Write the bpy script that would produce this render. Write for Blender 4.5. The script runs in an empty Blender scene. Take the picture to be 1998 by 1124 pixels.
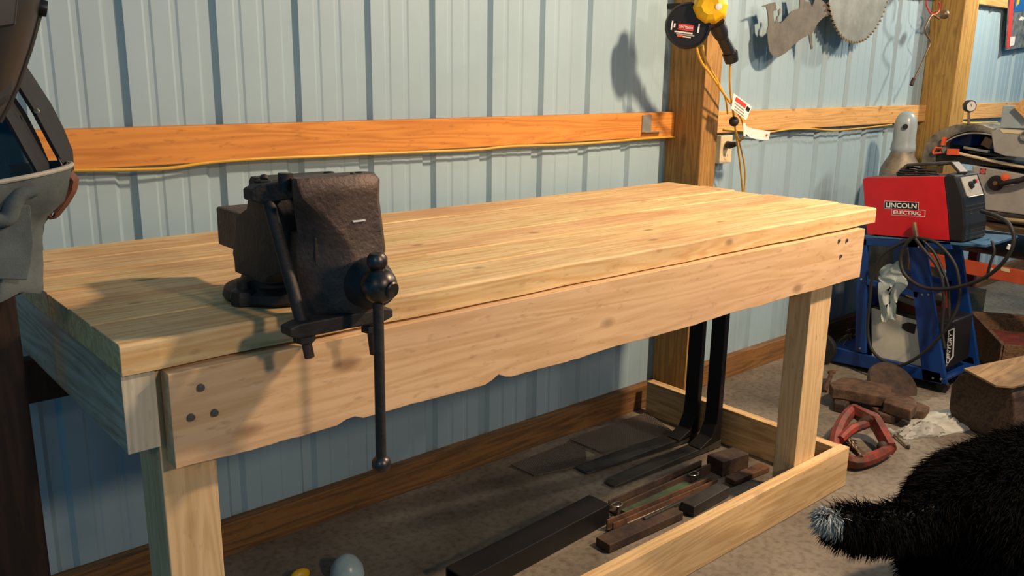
import bpy, bmesh, math, random
import numpy as np
from mathutils import Vector, Matrix
random.seed(7); rng = np.random.default_rng(7)
C = bpy.context.scene.collection
PI = math.pi
# ------------------------------------------------------------------ camera
FPX, YAW, PITCH, ROLL = 1698.0, .7183, .2443, .0155
CAM = Vector((-.391, -2.313, 1.427))
def cam_axes():
    cy, sy, cp, sp = math.cos(YAW), math.sin(YAW), math.cos(PITCH), math.sin(PITCH)
    F = Vector((sy*cp, cy*cp, -sp)); r = Vector((cy, -sy, 0)); u = r.cross(F)
    c, s = math.cos(ROLL), math.sin(ROLL)
    return c*r+s*u, -s*r+c*u, F
RX, UY, FZ = cam_axes()
cd = bpy.data.cameras.new('camera'); cam = bpy.data.objects.new('camera', cd); C.objects.link(cam)
m = Matrix((RX, UY, -FZ)).transposed().to_4x4(); m.translation = CAM; cam.matrix_world = m
cd.sensor_width = 36; cd.lens = FPX/1998*36; cd.clip_start = .02
bpy.context.scene.camera = cam
def P(u, v, ax, val):
    """surveyed point: where the sight line of a photo point meets a real plane of the room"""
    d = RX*((u-999)/FPX) + UY*((562-v)/FPX) + FZ
    i = 'xyz'.index(ax); return CAM + d*((val-CAM[i])/d[i])
# ------------------------------------------------------------------ mesh helpers
class MB:
    def __init__(s): s.v = []; s.f = []
    def add(s, vs, fs):
        n = len(s.v); s.v += [tuple(v) for v in vs]; s.f += [tuple(i+n for i in f) for f in fs]; return s
    def box(s, x0, x1, y0, y1, z0, z1):
        return s.hexa([(x0,y0,z0),(x1,y0,z0),(x1,y1,z0),(x0,y1,z0),(x0,y0,z1),(x1,y0,z1),(x1,y1,z1),(x0,y1,z1)])
    def hexa(s, c):
        return s.add(c, [(0,3,2,1),(4,5,6,7),(0,1,5,4),(1,2,6,5),(2,3,7,6),(3,0,4,7)])
    def bar(s, a, b, w, h, up=(0,0,1)):
        a, b = Vector(a), Vector(b); d = (b-a).normalized(); r = d.cross(Vector(up))
        if r.length < 1e-4: r = Vector((1,0,0))
        r.normalize(); u = r.cross(d)
        c = []
        for p in (a, b):
            for q, t in ((-1,-1),(1,-1),(1,1),(-1,1)): c.append(p+r*(q*w/2)+u*(t*h/2))
        return s.add(c, [(0,1,2,3),(7,6,5,4),(0,4,5,1),(1,5,6,2),(2,6,7,3),(3,7,4,0)])
    def prism(s, poly, fn, a, b):
        n = len(poly); vs = [fn(p, a) for p in poly] + [fn(p, b) for p in poly]
        fs = [tuple(range(n)), tuple(range(2*n-1, n-1, -1))] + [(i, i+n, (i+1) % n+n, (i+1) % n) for i in range(n)]
        return s.add(vs, fs)
    def rings(s, rings, cap=True, close=False):
        k = len(rings[0]); vs = [v for r in rings for v in r]; fs = []
        N = len(rings)
        for i in range(N if close else N-1):
            for j in range(k):
                a = i*k+j; b = i*k+(j+1) % k; i2 = (i+1) % N
                fs.append((a, b, i2*k+(j+1) % k, i2*k+j))
        if cap and not close: fs += [tuple(range(k-1, -1, -1)), tuple((N-1)*k+j for j in range(k))]
        return s.add(vs, fs)
    def tube(s, pts, r, seg=10, smooth=4, flat=1.0, close=False):
        pts = [Vector(p) for p in pts]
        rr = r if isinstance(r, (list, tuple)) else [r]*len(pts)
        if smooth > 1 and len(pts) > 2:
            q, qr = [], []
            n = len(pts)
            for i in range(n if close else n-1):
                g = lambda k: pts[k % n] if close else pts[max(0, min(n-1, k))]
                p0, p1, p2, p3 = g(i-1), g(i), g(i+1), g(i+2)
                for t in range(smooth):
                    t /= smooth
                    q.append(.5*((2*p1)+(p2-p0)*t+(2*p0-5*p1+4*p2-p3)*t*t+(3*p1-p0-3*p2+p3)*t**3))
                    qr.append(rr[i]*(1-t)+rr[(i+1) % n]*t)
            if not close: q.append(pts[-1]); qr.append(rr[-1])
            pts, rr = q, qr
        rings = []; n = len(pts); ref = None
        for i, p in enumerate(pts):
            d = (pts[(i+1) % n]-pts[i-1]) if close else (pts[min(i+1, n-1)]-pts[max(i-1, 0)])
            d.normalize()
            if ref is None:
                ref = d.cross(Vector((0,0,1)))
                if ref.length < .1: ref = d.cross(Vector((0,1,0)))
            a = (ref - d*ref.dot(d)).normalized(); b = d.cross(a); ref = a
            rings.append([p+a*(math.cos(2*PI*k/seg)*rr[i])+b*(math.sin(2*PI*k/seg)*rr[i]*flat) for k in range(seg)])
        return s.rings(rings, True, close)
    def lathe(s, prof, c, axis=(0,0,1), seg=28):
        """prof: list of (radius, distance along axis)"""
        a = Vector(axis).normalized(); r = a.orthogonal().normalized(); t = a.cross(r); c = Vector(c)
        return s.rings([[c+a*h+r*(math.cos(2*PI*k/seg)*max(q, 1e-5))+t*(math.sin(2*PI*k/seg)*max(q, 1e-5)) for k in range(seg)] for q, h in prof])
    def ball(s, c, r, n=12, sc=(1,1,1)):
        prof = [(r*math.sin(PI*i/n), -r*math.cos(PI*i/n)) for i in range(n+1)]
        k = len(s.v); s.lathe(prof, (0,0,0), seg=2*n)
        for i in range(k, len(s.v)):
            v = s.v[i]; s.v[i] = (c[0]+v[0]*sc[0], c[1]+v[1]*sc[1], c[2]+v[2]*sc[2])
        return s
    def rrect(s, cx, cy, hx, hy, z, r, n=5):
        out = []
        for qx, qy, a0 in ((1,1,0),(-1,1,90),(-1,-1,180),(1,-1,270)):
            for i in range(n):
                a = math.radians(a0+90*i/(n-1)); out.append(Vector((cx+qx*(hx-r)+r*math.cos(a), cy+qy*(hy-r)+r*math.sin(a), z)))
        return out
    def build(s, name, mat, parent=None, bevel=0, smooth=False, org=None, seg=2):
        o0 = Vector(parent.matrix_world.translation) if parent is not None else Vector(org if org is not None else s.base())
        if parent is not None: o0 = abs_loc[parent.name]
        me = bpy.data.meshes.new(name); me.from_pydata([tuple(Vector(v)-o0) for v in s.v], [], s.f); me.validate(); 
        bm = bmesh.new(); bm.from_mesh(me); bmesh.ops.remove_doubles(bm, verts=bm.verts, dist=1e-6); bmesh.ops.recalc_face_normals(bm, faces=bm.faces); bm.to_mesh(me); bm.free()
        me.materials.append(mat)
        o = bpy.data.objects.new(name, me); C.objects.link(o)
        abs_loc[o.name] = o0
        if parent is not None: o.parent = parent
        else: o.location = o0
        if smooth:
            for p in me.polygons: p.use_smooth = True
            mod = o.modifiers.new('edge', 'EDGE_SPLIT'); mod.split_angle = math.radians(38)
        if bevel:
            b = o.modifiers.new('bevel', 'BEVEL'); b.width = bevel; b.segments = seg; b.limit_method = 'ANGLE'; b.angle_limit = math.radians(40)
        return o
    def base(s):
        a = np.array(s.v); return ((a[:,0].min()+a[:,0].max())/2, (a[:,1].min()+a[:,1].max())/2, a[:,2].min())
abs_loc = {}
def tag(o, label=None, cat=None, group=None, kind=None):
    if label: o['label'] = label
    if cat: o['category'] = cat
    if group: o['group'] = group
    if kind: o['kind'] = kind
    return o
def thing(name, label, cat, loc, group=None):
    o = bpy.data.objects.new(name, None); C.objects.link(o); o.location = loc; o.empty_display_size = .05
    abs_loc[o.name] = Vector(loc)
    return tag(o, label, cat, group)
def text(s, name, mat, parent, origin, xdir, ydir, height, width=None, depth=.0012, bold=0):
    cu = bpy.data.curves.new(name+'_c', 'FONT'); cu.body = s; cu.size = 1; cu.extrude = .001; cu.offset = bold
    t = bpy.data.objects.new(name+'_t', cu); C.objects.link(t)
    bpy.context.view_layer.update()
    me = bpy.data.meshes.new_from_object(t.evaluated_get(bpy.context.evaluated_depsgraph_get()))
    bpy.data.objects.remove(t)
    a = np.array([v.co for v in me.vertices]); mn, mx = a.min(0), a.max(0)
    sy = height/(mx[1]-mn[1]); sx = (width/(mx[0]-mn[0])) if width else sy
    X, Y = Vector(xdir).normalized(), Vector(ydir).normalized(); Z = X.cross(Y); O = Vector(origin)-abs_loc[parent.name]
    for v in me.vertices:
        c = v.co; v.co = O + X*((c.x-mn[0])*sx) + Y*((c.y-mn[1])*sy) + Z*(depth*(1 if c.z > 0 else 0))
    me.name = name; me.materials.clear(); me.materials.append(mat)
    o = bpy.data.objects.new(name, me); C.objects.link(o); o.parent = parent; abs_loc[o.name] = abs_loc[parent.name]
    return o
# ------------------------------------------------------------------ materials
def newmat(name):
    m = bpy.data.materials.new(name); m.use_nodes = True; nt = m.node_tree
    return m, nt, nt.nodes, nt.links, nt.nodes['Principled BSDF']
def wb(c): return (c[0], min(.86, c[1]*1.04), min(.86, c[2]*1.0))
def plain(name, col, rough=.5, metal=0, var=.25, scale=12, bump=0.0, col2=None, spec=.5, bscale=None, seed=0):
    m, nt, N, L, b = newmat(name)
    tc = N.new('ShaderNodeTexCoord'); mp = N.new('ShaderNodeMapping'); mp.inputs['Location'].default_value = (seed*3.1, seed*1.7, seed)
    nz = N.new('ShaderNodeTexNoise'); nz.inputs['Scale'].default_value = scale; nz.inputs['Detail'].default_value = 8; nz.inputs['Roughness'].default_value = .65
    cr = N.new('ShaderNodeValToRGB'); c2 = col2 or tuple(c*(1-var) for c in col); col = wb(col) if name != 'painted_steel_panel' else col; c2 = wb(c2) if name != 'painted_steel_panel' else c2
    cr.color_ramp.elements[0].color = (*c2, 1); cr.color_ramp.elements[1].color = (*col, 1)
    cr.color_ramp.elements[0].position = .38; cr.color_ramp.elements[1].position = .62
    L.new(tc.outputs['Object'], mp.inputs[0]); L.new(mp.outputs[0], nz.inputs[0]); L.new(nz.outputs[0], cr.inputs[0]); L.new(cr.outputs[0], b.inputs['Base Color'])
    b.inputs['Roughness'].default_value = rough; b.inputs['Metallic'].default_value = metal; b.inputs['Specular IOR Level'].default_value = spec
    if bump:
        n2 = N.new('ShaderNodeTexNoise'); n2.inputs['Scale'].default_value = bscale or scale*4; n2.inputs['Detail'].default_value = 5
        bp = N.new('ShaderNodeBump'); bp.inputs['Strength'].default_value = bump; bp.inputs['Distance'].default_value = .004
        L.new(mp.outputs[0], n2.inputs[0]); L.new(n2.outputs[0], bp.inputs['Height']); L.new(bp.outputs[0], b.inputs['Normal'])
    return m
def wood(name, light, dark, axis='x', seed=0, knots=1.0, rough=.6, stain=None, grain=1.0, stainamt=.5, knotcol=(.16,.07,.03), knotscale=1.0, stainpos=None):
    light, dark, knotcol = wb(light), wb(dark), wb(knotcol); stain = wb(stain) if stain else None
    m, nt, N, L, b = newmat(name)
    tc = N.new('ShaderNodeTexCoord'); mp = N.new('ShaderNodeMapping')
    i = 'xyz'.index(axis)
    s1 = [34*grain]*3; s1[i] = 1.6*grain; s2 = [7.5]*3; s2[i] = .55
    mp.inputs['Location'].default_value = (seed*1.37, seed*2.11, seed*.77); L.new(tc.outputs['Object'], mp.inputs[0])
    def vmul(v):
        n = N.new('ShaderNodeVectorMath'); n.operation = 'MULTIPLY'; n.inputs[1].default_value = v; L.new(mp.outputs[0], n.inputs[0]); return n
    a = vmul(s1); fine = N.new('ShaderNodeTexNoise'); fine.inputs['Scale'].default_value = 1.5; fine.inputs['Detail'].default_value = 9; fine.inputs['Roughness'].default_value = .7; L.new(a.outputs[0], fine.inputs[0])
    bq = vmul(s2); big = N.new('ShaderNodeTexNoise'); big.inputs['Scale'].default_value = 1.0; big.inputs['Detail'].default_value = 3; L.new(bq.outputs[0], big.inputs[0])
    # rings: sine of the stretched noise
    ml = N.new('ShaderNodeMath'); ml.operation = 'MULTIPLY'; ml.inputs[1].default_value = 105; L.new(big.outputs[0], ml.inputs[0])
    sn = N.new('ShaderNodeMath'); sn.operation = 'SINE'; L.new(ml.outputs[0], sn.inputs[0])
    mx = N.new('ShaderNodeMath'); mx.operation = 'MULTIPLY_ADD'; mx.inputs[1].default_value = .12; L.new(sn.outputs[0], mx.inputs[0]); L.new(fine.outputs[0], mx.inputs[2])
    cr = N.new('ShaderNodeValToRGB'); cr.color_ramp.elements[0].color = (*dark, 1); cr.color_ramp.elements[1].color = (*light, 1)
    cr.color_ramp.elements[0].position = .30; cr.color_ramp.elements[1].position = .62
    L.new(mx.outputs[0], cr.inputs[0]); col = cr.outputs[0]
    def mix(fac, c, old):
        q = N.new('ShaderNodeMix'); q.data_type = 'RGBA'; L.new(fac, q.inputs['Factor']); L.new(old, q.inputs['A']); q.inputs['B'].default_value = (*c, 1); return q.outputs['Result']
    def ramp(src, p0, p1, v0=0, v1=1):
        r = N.new('ShaderNodeMapRange'); r.inputs['From Min'].default_value = p0; r.inputs['From Max'].default_value = p1
        r.inputs['To Min'].default_value = v0; r.inputs['To Max'].default_value = v1; L.new(src, r.inputs['Value']); return r.outputs[0]
    if stain:
        st = N.new('ShaderNodeTexNoise'); st.inputs['Scale'].default_value = 5.0; st.inputs['Detail'].default_value = 6; st.inputs['Roughness'].default_value = .6
        s3 = [1]*3; s3[i] = .35; v = vmul(s3); L.new(v.outputs[0], st.inputs[0])
        col = mix(ramp(st.outputs[0], .5, .68, 0, stainamt), stain, col)
    if knots:
        s4 = [6.5*knotscale]*3; s4[i] = 3.2*knotscale; v = vmul(s4)
        vo = N.new('ShaderNodeTexVoronoi'); vo.inputs['Scale'].default_value = 1.0; L.new(v.outputs[0], vo.inputs[0])
        k = ramp(vo.outputs['Distance'], .05, .12, .75*knots, 0); col = mix(k, knotcol, col)
    pn = N.new('ShaderNodeTexNoise'); pn.inputs['Scale'].default_value = 90; pn.inputs['Detail'].default_value = 3; s5 = [1]*3; s5[i] = .3; v = vmul(s5); L.new(v.outputs[0], pn.inputs[0])
    col = mix(ramp(pn.outputs[0], .60, .74, 0, .45), tuple(c*.55 for c in dark), col)
    L.new(col, b.inputs['Base Color']); b.inputs['Roughness'].default_value = rough; b.inputs['Specular IOR Level'].default_value = .35
    bp = N.new('ShaderNodeBump'); bp.inputs['Strength'].default_value = .25; bp.inputs['Distance'].default_value = .002
    L.new(mx.outputs[0], bp.inputs['Height']); L.new(bp.outputs[0], b.inputs['Normal'])
    return m
FIR_L, FIR_D = (.74,.50,.26), (.58,.35,.15)
M = {}
for k in range(6):
    M['top%d' % k] = wood('fir_top_%d' % k, (.80-.03*(k%3),.56-.03*(k%2),.28), (.60,.36,.15), 'x', seed=k*5+1, stain=(.50,.22,.10), stainamt=.6, knots=.8, knotscale=1.5)
M['apron'] = wood('fir_apron', (.72,.48,.28), (.60,.37,.19), 'x', seed=31, stain=(.60,.36,.24), stainamt=.5, knots=.8, grain=.8)
M['legw'] = wood('fir_leg', (.72,.50,.28), (.58,.38,.19), 'z', seed=12, knots=.3)
M['endw'] = wood('fir_end', (.55,.46,.36), (.38,.29,.20), 'y', seed=17, stain=(.25,.11,.05), stainamt=.8, knots=.4)
M['endgrain'] = wood('fir_endgrain', (.62,.56,.46), (.50,.42,.30), 'z', seed=3, knots=.3, grain=.4)
M['stretch'] = wood('fir_stretcher', (.72,.50,.27), (.58,.36,.16), 'x', seed=44, knots=.4)
M['stretchy'] = wood('fir_stretcher_side', (.66,.44,.22), (.45,.27,.12), 'y', seed=45, knots=.5, stain=(.25,.12,.05), stainamt=.6)
M['girt'] = wood('girt_orange', (.68,.27,.055), (.50,.18,.035), 'x', seed=8, knots=.5, grain=.6, rough=.5)
M['girt2'] = wood('girt_tan', (.70,.40,.15), (.52,.27,.09), 'x', seed=19, knots=1.0, knotscale=1.6)
M['post'] = wood('post_brown', (.40,.215,.06), (.24,.12,.035), 'z', seed=5, knots=.9, grain=1.2)
M['post2'] = wood('post_yellow', (.46,.27,.07), (.30,.16,.045), 'z', seed=25, knots=.7)
M['sill'] = wood('sill_treated', (.25,.12,.04), (.12,.06,.025), 'x', seed=9, knots=.5, stain=(.10,.06,.04), stainamt=.5)
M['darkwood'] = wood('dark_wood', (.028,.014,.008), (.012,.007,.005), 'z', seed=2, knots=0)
M['crate'] = wood('crate_wood', (.17,.10,.05), (.08,.045,.025), 'x', seed=51, knots=.2)
M['table'] = wood('table_wood', (.30,.20,.10), (.17,.10,.05), 'y', seed=52, knots=.2)
M['log'] = wood('log_dark', (.075,.045,.03), (.03,.02,.014), 'x', seed=53, knots=.2)
M['logtop'] = wood('log_sawn', (.34,.22,.11), (.22,.13,.06), 'x', seed=54, knots=.2, stain=(.08,.05,.03), stainamt=.6)
M['wallm'] = plain('painted_steel_panel', (.33,.475,.54), rough=.42, var=.06, scale=3, bump=.04, bscale=40)
M['iron'] = plain('old_cast_iron', (.034,.026,.022), rough=.62, metal=.1, col2=(.014,.012,.012), scale=18, bump=.35, bscale=90)
M['ironbrown'] = plain('browned_cast_iron', (.100,.062,.046), rough=.55, metal=.3, col2=(.042,.028,.023), scale=14, bump=.5, bscale=120)
M['ironbright'] = plain('worn_steel', (.13,.11,.10), rough=.35, metal=.9, col2=(.04,.035,.035), scale=30)
M['black'] = plain('black_paint_steel', (.012,.011,.012), rough=.5, metal=.2, var=.4, scale=9)
M['blade'] = plain('scuffed_black_steel', (.075,.068,.060), rough=.5, metal=.3, col2=(.03,.028,.027), scale=7, bump=.2)
M['rust'] = plain('rusty_steel', (.16,.075,.04), rough=.8, metal=.2, col2=(.055,.03,.022), scale=16, bump=.4)
M['rustdark'] = plain('dark_rust_steel', (.085,.050,.034), rough=.75, metal=.2, col2=(.03,.02,.018), scale=14, bump=.4)
M['redrust'] = plain('rusty_red_iron', (.28,.035,.02), rough=.6, metal=.1, col2=(.09,.028,.015), scale=14, bump=.5)
M['brick'] = plain('dusty_brown_iron', (.13,.07,.04), rough=.85, col2=(.05,.03,.02), scale=20, bump=.4)
M['green'] = plain('green_painted_steel', (.05,.10,.05), rough=.6, col2=(.03,.045,.03), scale=12)
M['paletrim'] = wood('pale_trim', (.52,.44,.34), (.36,.28,.20), 'x', seed=71, knots=0)
M['plastic'] = plain('black_plastic', (.011,.011,.012), rough=.4, var=.2)
M['rubber'] = plain('black_rubber', (.016,.015,.015), rough=.6, var=.3)
M['yellow'] = plain('yellow_plastic', (.85,.50,.01), rough=.35, var=.12)
M['cord'] = plain('yellow_cord', (.72,.38,.03), rough=.45, var=.15)
M['white'] = plain('white_paper', (.78,.74,.70), rough=.7, var=.1)
M['letter'] = plain('white_lettering', (.80,.78,.78), rough=.5, var=.02)
M['labelred'] = plain('label_red', (.62,.05,.04), rough=.5, var=.05)
M['orange'] = plain('orange_plastic', (.85,.13,.04), rough=.5, var=.12)
M['ivory'] = plain('ivory_plastic', (.72,.58,.36), rough=.4, var=.05)
M['weldred'] = plain('welder_red_paint', (.60,.012,.020), rough=.38, var=.12)
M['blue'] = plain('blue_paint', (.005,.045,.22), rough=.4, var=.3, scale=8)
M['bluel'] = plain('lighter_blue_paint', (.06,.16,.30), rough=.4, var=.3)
M['steelgrey'] = plain('grey_painted_steel', (.36,.35,.32), rough=.5, var=.2, scale=8)
M['gauge'] = plain('gauge_chrome', (.5,.48,.42), rough=.25, metal=.8, var=.2)
M['cap'] = plain('grey_cap_paint', (.33,.40,.42), rough=.3, var=.15, scale=15)
M['tank'] = plain('dusty_tank_steel', (.30,.26,.19), rough=.55, metal=.3, col2=(.12,.10,.08), scale=8)
M['silhouette'] = plain('bare_plasma_cut_steel', (.16,.145,.12), rough=.6, metal=.3, col2=(.11,.10,.085), scale=14)
M['saw'] = plain('saw_plate_steel', (.30,.32,.30), rough=.5, metal=.4, col2=(.22,.23,.21), scale=10)
M['sawtip'] = plain('saw_tip_steel', (.40,.28,.14), rough=.5, metal=.5)
M['redhook'] = plain('red_vinyl_hook', (.65,.04,.04), rough=.4)
M['tanmetal'] = plain('tarnished_steel', (.30,.20,.11), rough=.45, metal=.6, col2=(.16,.11,.07))
M['canvas'] = plain('grey_canvas', (.115,.135,.14), rough=.9, col2=(.065,.08,.085), scale=9, bump=.15, bscale=400)
M['canvasdark'] = plain('canvas_inner', (.10,.19,.24), rough=.9, var=.2, bump=.3, bscale=300)
M['leather'] = plain('black_leather', (.014,.018,.022), rough=.75, var=.4, bump=.3)
M['brownleather'] = plain('red_brown_leather', (.20,.060,.030), rough=.55, col2=(.08,.028,.018), bump=.3)
M['stitch'] = plain('pale_thread', (.45,.42,.36), rough=.8)
M['brass'] = plain('brass_rivet', (.75,.65,.45), rough=.3, metal=.8)
M['fur'] = plain('black_fur', (.0045,.004,.004), rough=.9, var=.3, spec=.04)
M['whitefur'] = plain('white_fur', (.36,.40,.42), rough=.9, var=.1, spec=.2)
M['skin'] = plain('black_skin', (.004,.004,.004), rough=.8)
M['bagw'] = plain('white_plastic_film', (.50,.50,.46), rough=.4, var=.25, scale=20, bump=.3)
M['rag'] = plain('pale_rag', (.50,.56,.54), rough=.85, var=.25, scale=18, bump=.4)
M['cwhite'] = plain('white_welder_panel', (.62,.60,.52), rough=.5, var=.12)
M['poster_blue'] = plain('poster_blue', (.02,.14,.42), rough=.5)
M['poster_grey'] = plain('poster_grey', (.20,.21,.20), rough=.5, col2=(.06,.08,.10), scale=22)
M['clear'] = plain('pale_blue_plastic', (.50,.66,.70), rough=.3, var=.2)
M['galv'] = plain('galvanised_bracket', (.40,.40,.36), rough=.45, metal=.6, var=.2)
M['nail'] = plain('bolt_steel', (.18,.18,.18), rough=.35, metal=.8)
def floor_mat():
    m, nt, N, L, b = newmat('concrete_floor')
    tc = N.new('ShaderNodeTexCoord')
    n1 = N.new('ShaderNodeTexNoise'); n1.inputs['Scale'].default_value = 1.6; n1.inputs['Detail'].default_value = 8; n1.inputs['Roughness'].default_value = .62
    n2 = N.new('ShaderNodeTexNoise'); n2.inputs['Scale'].default_value = 45; n2.inputs['Detail'].default_value = 6
    cr = N.new('ShaderNodeValToRGB'); e = cr.color_ramp.elements; e[0].position = .3; e[0].color = (.085,.07,.05,1); e[1].position = .70; e[1].color = (.29,.26,.20,1)
    c2 = N.new('ShaderNodeValToRGB'); e = c2.color_ramp.elements; e[0].position = .3; e[0].color = (.55,.5,.45,1); e[1].position = .55; e[1].color = (1,1,1,1)
    mx = N.new('ShaderNodeMix'); mx.data_type = 'RGBA'; mx.blend_type = 'MULTIPLY'; mx.inputs['Factor'].default_value = .8
    L.new(tc.outputs['Object'], n1.inputs[0]); L.new(tc.outputs['Object'], n2.inputs[0]); L.new(n1.outputs[0], cr.inputs[0]); L.new(n2.outputs[0], c2.inputs[0])
    L.new(cr.outputs[0], mx.inputs['A']); L.new(c2.outputs[0], mx.inputs['B']); L.new(mx.outputs['Result'], b.inputs['Base Color'])
    b.inputs['Roughness'].default_value = .6
    bp = N.new('ShaderNodeBump'); bp.inputs['Strength'].default_value = .2; bp.inputs['Distance'].default_value = .003; L.new(n2.outputs[0], bp.inputs['Height']); L.new(bp.outputs[0], b.inputs['Normal'])
    return m
M['floor'] = floor_mat()
def expanded():
    m, nt, N, L, b = newmat('expanded_metal')
    b.inputs['Base Color'].default_value = (.22,.19,.16,1); b.inputs['Metallic'].default_value = .5; b.inputs['Roughness'].default_value = .55
    return m
M['mesh'] = expanded()
# ------------------------------------------------------------------ the setting
XL, XR = -1.6, 7.6
YW = .04
prof = []
x = .335-.24*9
while x < XR:
    prof += [(x-.028, 0), (x-.015, .015), (x+.015, .015), (x+.028, 0)]
    for d in (.086, .154): prof += [(x+d-.012, 0), (x+d-.006, .0022), (x+d+.006, .0022), (x+d+.012, 0)]
    x += .24
vs = [(a, YW+b, 0) for a, b in prof]+[(a, YW+b, 2.7) for a, b in prof]+[(a, YW+.04, 0) for a, b in prof]+[(a, YW+.04, 2.7) for a, b in prof]
n = len(prof)
fs = [(i, i+1, n+i+1, n+i) for i in range(n-1)]+[(2*n+i, 3*n+i, 3*n+i+1, 2*n+i+1) for i in range(n-1)]
tag(MB().add(vs, fs).build('wall_back', M['wallm'], org=(0,0,0)), 'pale blue ribbed steel wall panels behind the workbench', kind='structure')
tag(MB().box(XL, XR, -7.5, YW+.04, -.1, 0).build('floor', M['floor'], org=(0,0,0)), kind='structure')
def struct(name, mb, mat, label=None, **k): return tag(mb.build(name, mat, **k), label, kind='structure')
PX0, PX1, PYF = 2.505, 2.612, -.14
P2 = [4.795, 4.995]
struct('trim_1', MB().box(XL, PX0, 0, YW, 1.176, 1.274), M['girt'], 'orange-brown horizontal girt board behind the workbench', bevel=.002)
struct('trim_2', MB().box(PX1, 4.80, 0, YW, 1.178, 1.272), M['girt2'], 'tan knotty girt board between the two posts', bevel=.002)
struct('trim_3', MB().box(4.99, XR, 0, YW, 1.178, 1.272), M['girt2'], 'girt board right of the far post', bevel=.002)
struct('trim_4', MB().box(XL, XR, 0, YW, 1.862, 1.96), M['girt2'], 'upper girt board along the wall', bevel=.002)
struct('baseboard_back', MB().box(XL, PX0, 0, YW, 0, .105), M['sill'], 'brown treated sill board at the foot of the wall', bevel=.002)
struct('baseboard_right', MB().box(PX1, XR, 0, YW, 0, .105), M['sill'], 'brown treated sill board right of the post', bevel=.002)
tag(MB().box(PX0, PX1, PYF, YW, 0, 2.7).build('timber_post', M['post'], bevel=.003), 'knotty brown square timber post behind the far end of the workbench', 'post')
tag(MB().box(4.80, 4.985, -.14, YW, 0, 2.7).build('timber_post', M['post2'], bevel=.003), 'yellow-brown timber post at upper right behind the pressure gauge', 'post')
# galvanised clip on the girt
mb = MB(); a = P(1254,225,'y',-.003); b_ = P(1275,256,'y',-.003)
mb.box(a.x, a.x+.055, -.004, 0, b_.z, a.z); mb.box(a.x, b_.x+.04, -.022, 0, b_.z-.003, b_.z)
tag(mb.build('metal_bracket', M['galv']), 'small galvanised metal bracket fixed to the orange girt board', 'bracket')
# yellow cable along the girts
pts = [P(u, v, 'y', -.006) for u, v in ((0,332),(140,332),(290,330),(340,327),(400,318),(480,311),(560,307),(640,304),(700,301),(800,297),(880,294),(940,291),(1000,285),(1100,282),(1180,277),(1260,270),(1316,267))]
pts2 = [P(u, v, 'y', -.006) for u, v in ((1412,252),(1470,257),(1500,258),(1540,252),(1580,251),(1630,254),(1690,249),(1740,243))]
tag(MB().tube(pts, .0042, 8, 5).build('yellow_cable', M['cord'], smooth=True), 'yellow cable stapled along under the orange girt board', 'cable')
tag(MB().tube(pts2, .0038, 8, 5).build('yellow_cable', M['cord'], smooth=True), 'yellow and black cable sagging under the tan girt board', 'cable')
tag(MB().tube([P(u, v, 'y', -.006) for u, v in ((1838,238),(1870,239),(1900,240),(1945,239))], .007, 8, 5).build('yellow_cable', M['yellow'], smooth=True), 'bright yellow cable across the foot of the far post', 'cable')
# ------------------------------------------------------------------ workbench
YF, ZT, ZB = -.93, 1.0, .949
bench = thing('workbench', 'long unpainted timber workbench carrying the iron vise', 'workbench', (1.21, -.5, 0))
ys = [-.07, -.225, -.375, -.51, -.652, -.79, YF]
# surveyed ends of the slab
xe = [2.40, 2.425, 2.41, 2.43, 2.445, 2.40]
for k in range(6):
    y1, y0 = ys[k], ys[k+1]
    x1 = xe[k] if k < 5 else 2.44
    mb = MB(); g = .0008
    nx = 40
    rings = []
    for i in range(nx+1):
        xx = -.0+(x1)*i/nx
        wob = .0025*math.sin(xx*9+k)+.002*math.sin(xx*23+k*2)
        yf = y0+g+(wob-.002 if k == 5 else 0)
        dz = .0015*math.sin(xx*3+k*1.7)
        c = .004
        rings.append([Vector((xx, y1-g, ZB)), Vector((xx, yf, ZB)), Vector((xx, yf, ZT+dz-c)), Vector((xx, yf+c, ZT+dz)), Vector((xx, y1-g-c/2, ZT+dz)), Vector((xx, y1-g, ZT+dz-c/2))])
    mb.rings(rings); o = mb.build('top_plank', M['top%d' % k], bench, bevel=.001, seg=1)
YA = -.95
# apron with a wavy waney lower edge and chamfered left end
mb = MB(); rings = []
for i in range(121):
    t = i/120; xx = .066+(2.335-.066)*t
    zb = .776-.003*math.sin(xx*2.3)+.0015*math.sin(xx*17+math.sin(xx*7))+.0012*random.uniform(-1,1)*(random.random() < .3)
    if abs(xx-.40) < .02: zb += .008
    if abs(xx-.765) < .03: zb += .014*(1-abs(xx-.765)/.03)
    zt = .9445-.0015*math.cos(xx*2.7)
    yo = YA+.001*math.sin(xx*12)
    rings.append([Vector((xx, -.912, zb)), Vector((xx, yo, zb)), Vector((xx, yo, zt)), Vector((xx, -.912, zt))])
mb.rings(rings); apron = mb.build('front_apron', M['apron'], bench, bevel=.0012)
for u, v in ((391,756),(372,814),(418,805)):
    c = P(u, v, 'y', YA); MB().lathe([(.0001,-.006),(.006,-.005),(.0065,0)], c, (0,1,0), 12).build('bolt_head', M['nail'], apron, smooth=True)
for u, v in ((1637,470),(1652,469),(1640,500)):
    c = P(u, v, 'y', YA); MB().lathe([(.0001,-.004),(.0055,-.003),(.006,0)], c, (0,1,0), 10).build('screw_head', M['nail'], apron, smooth=True)
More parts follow.
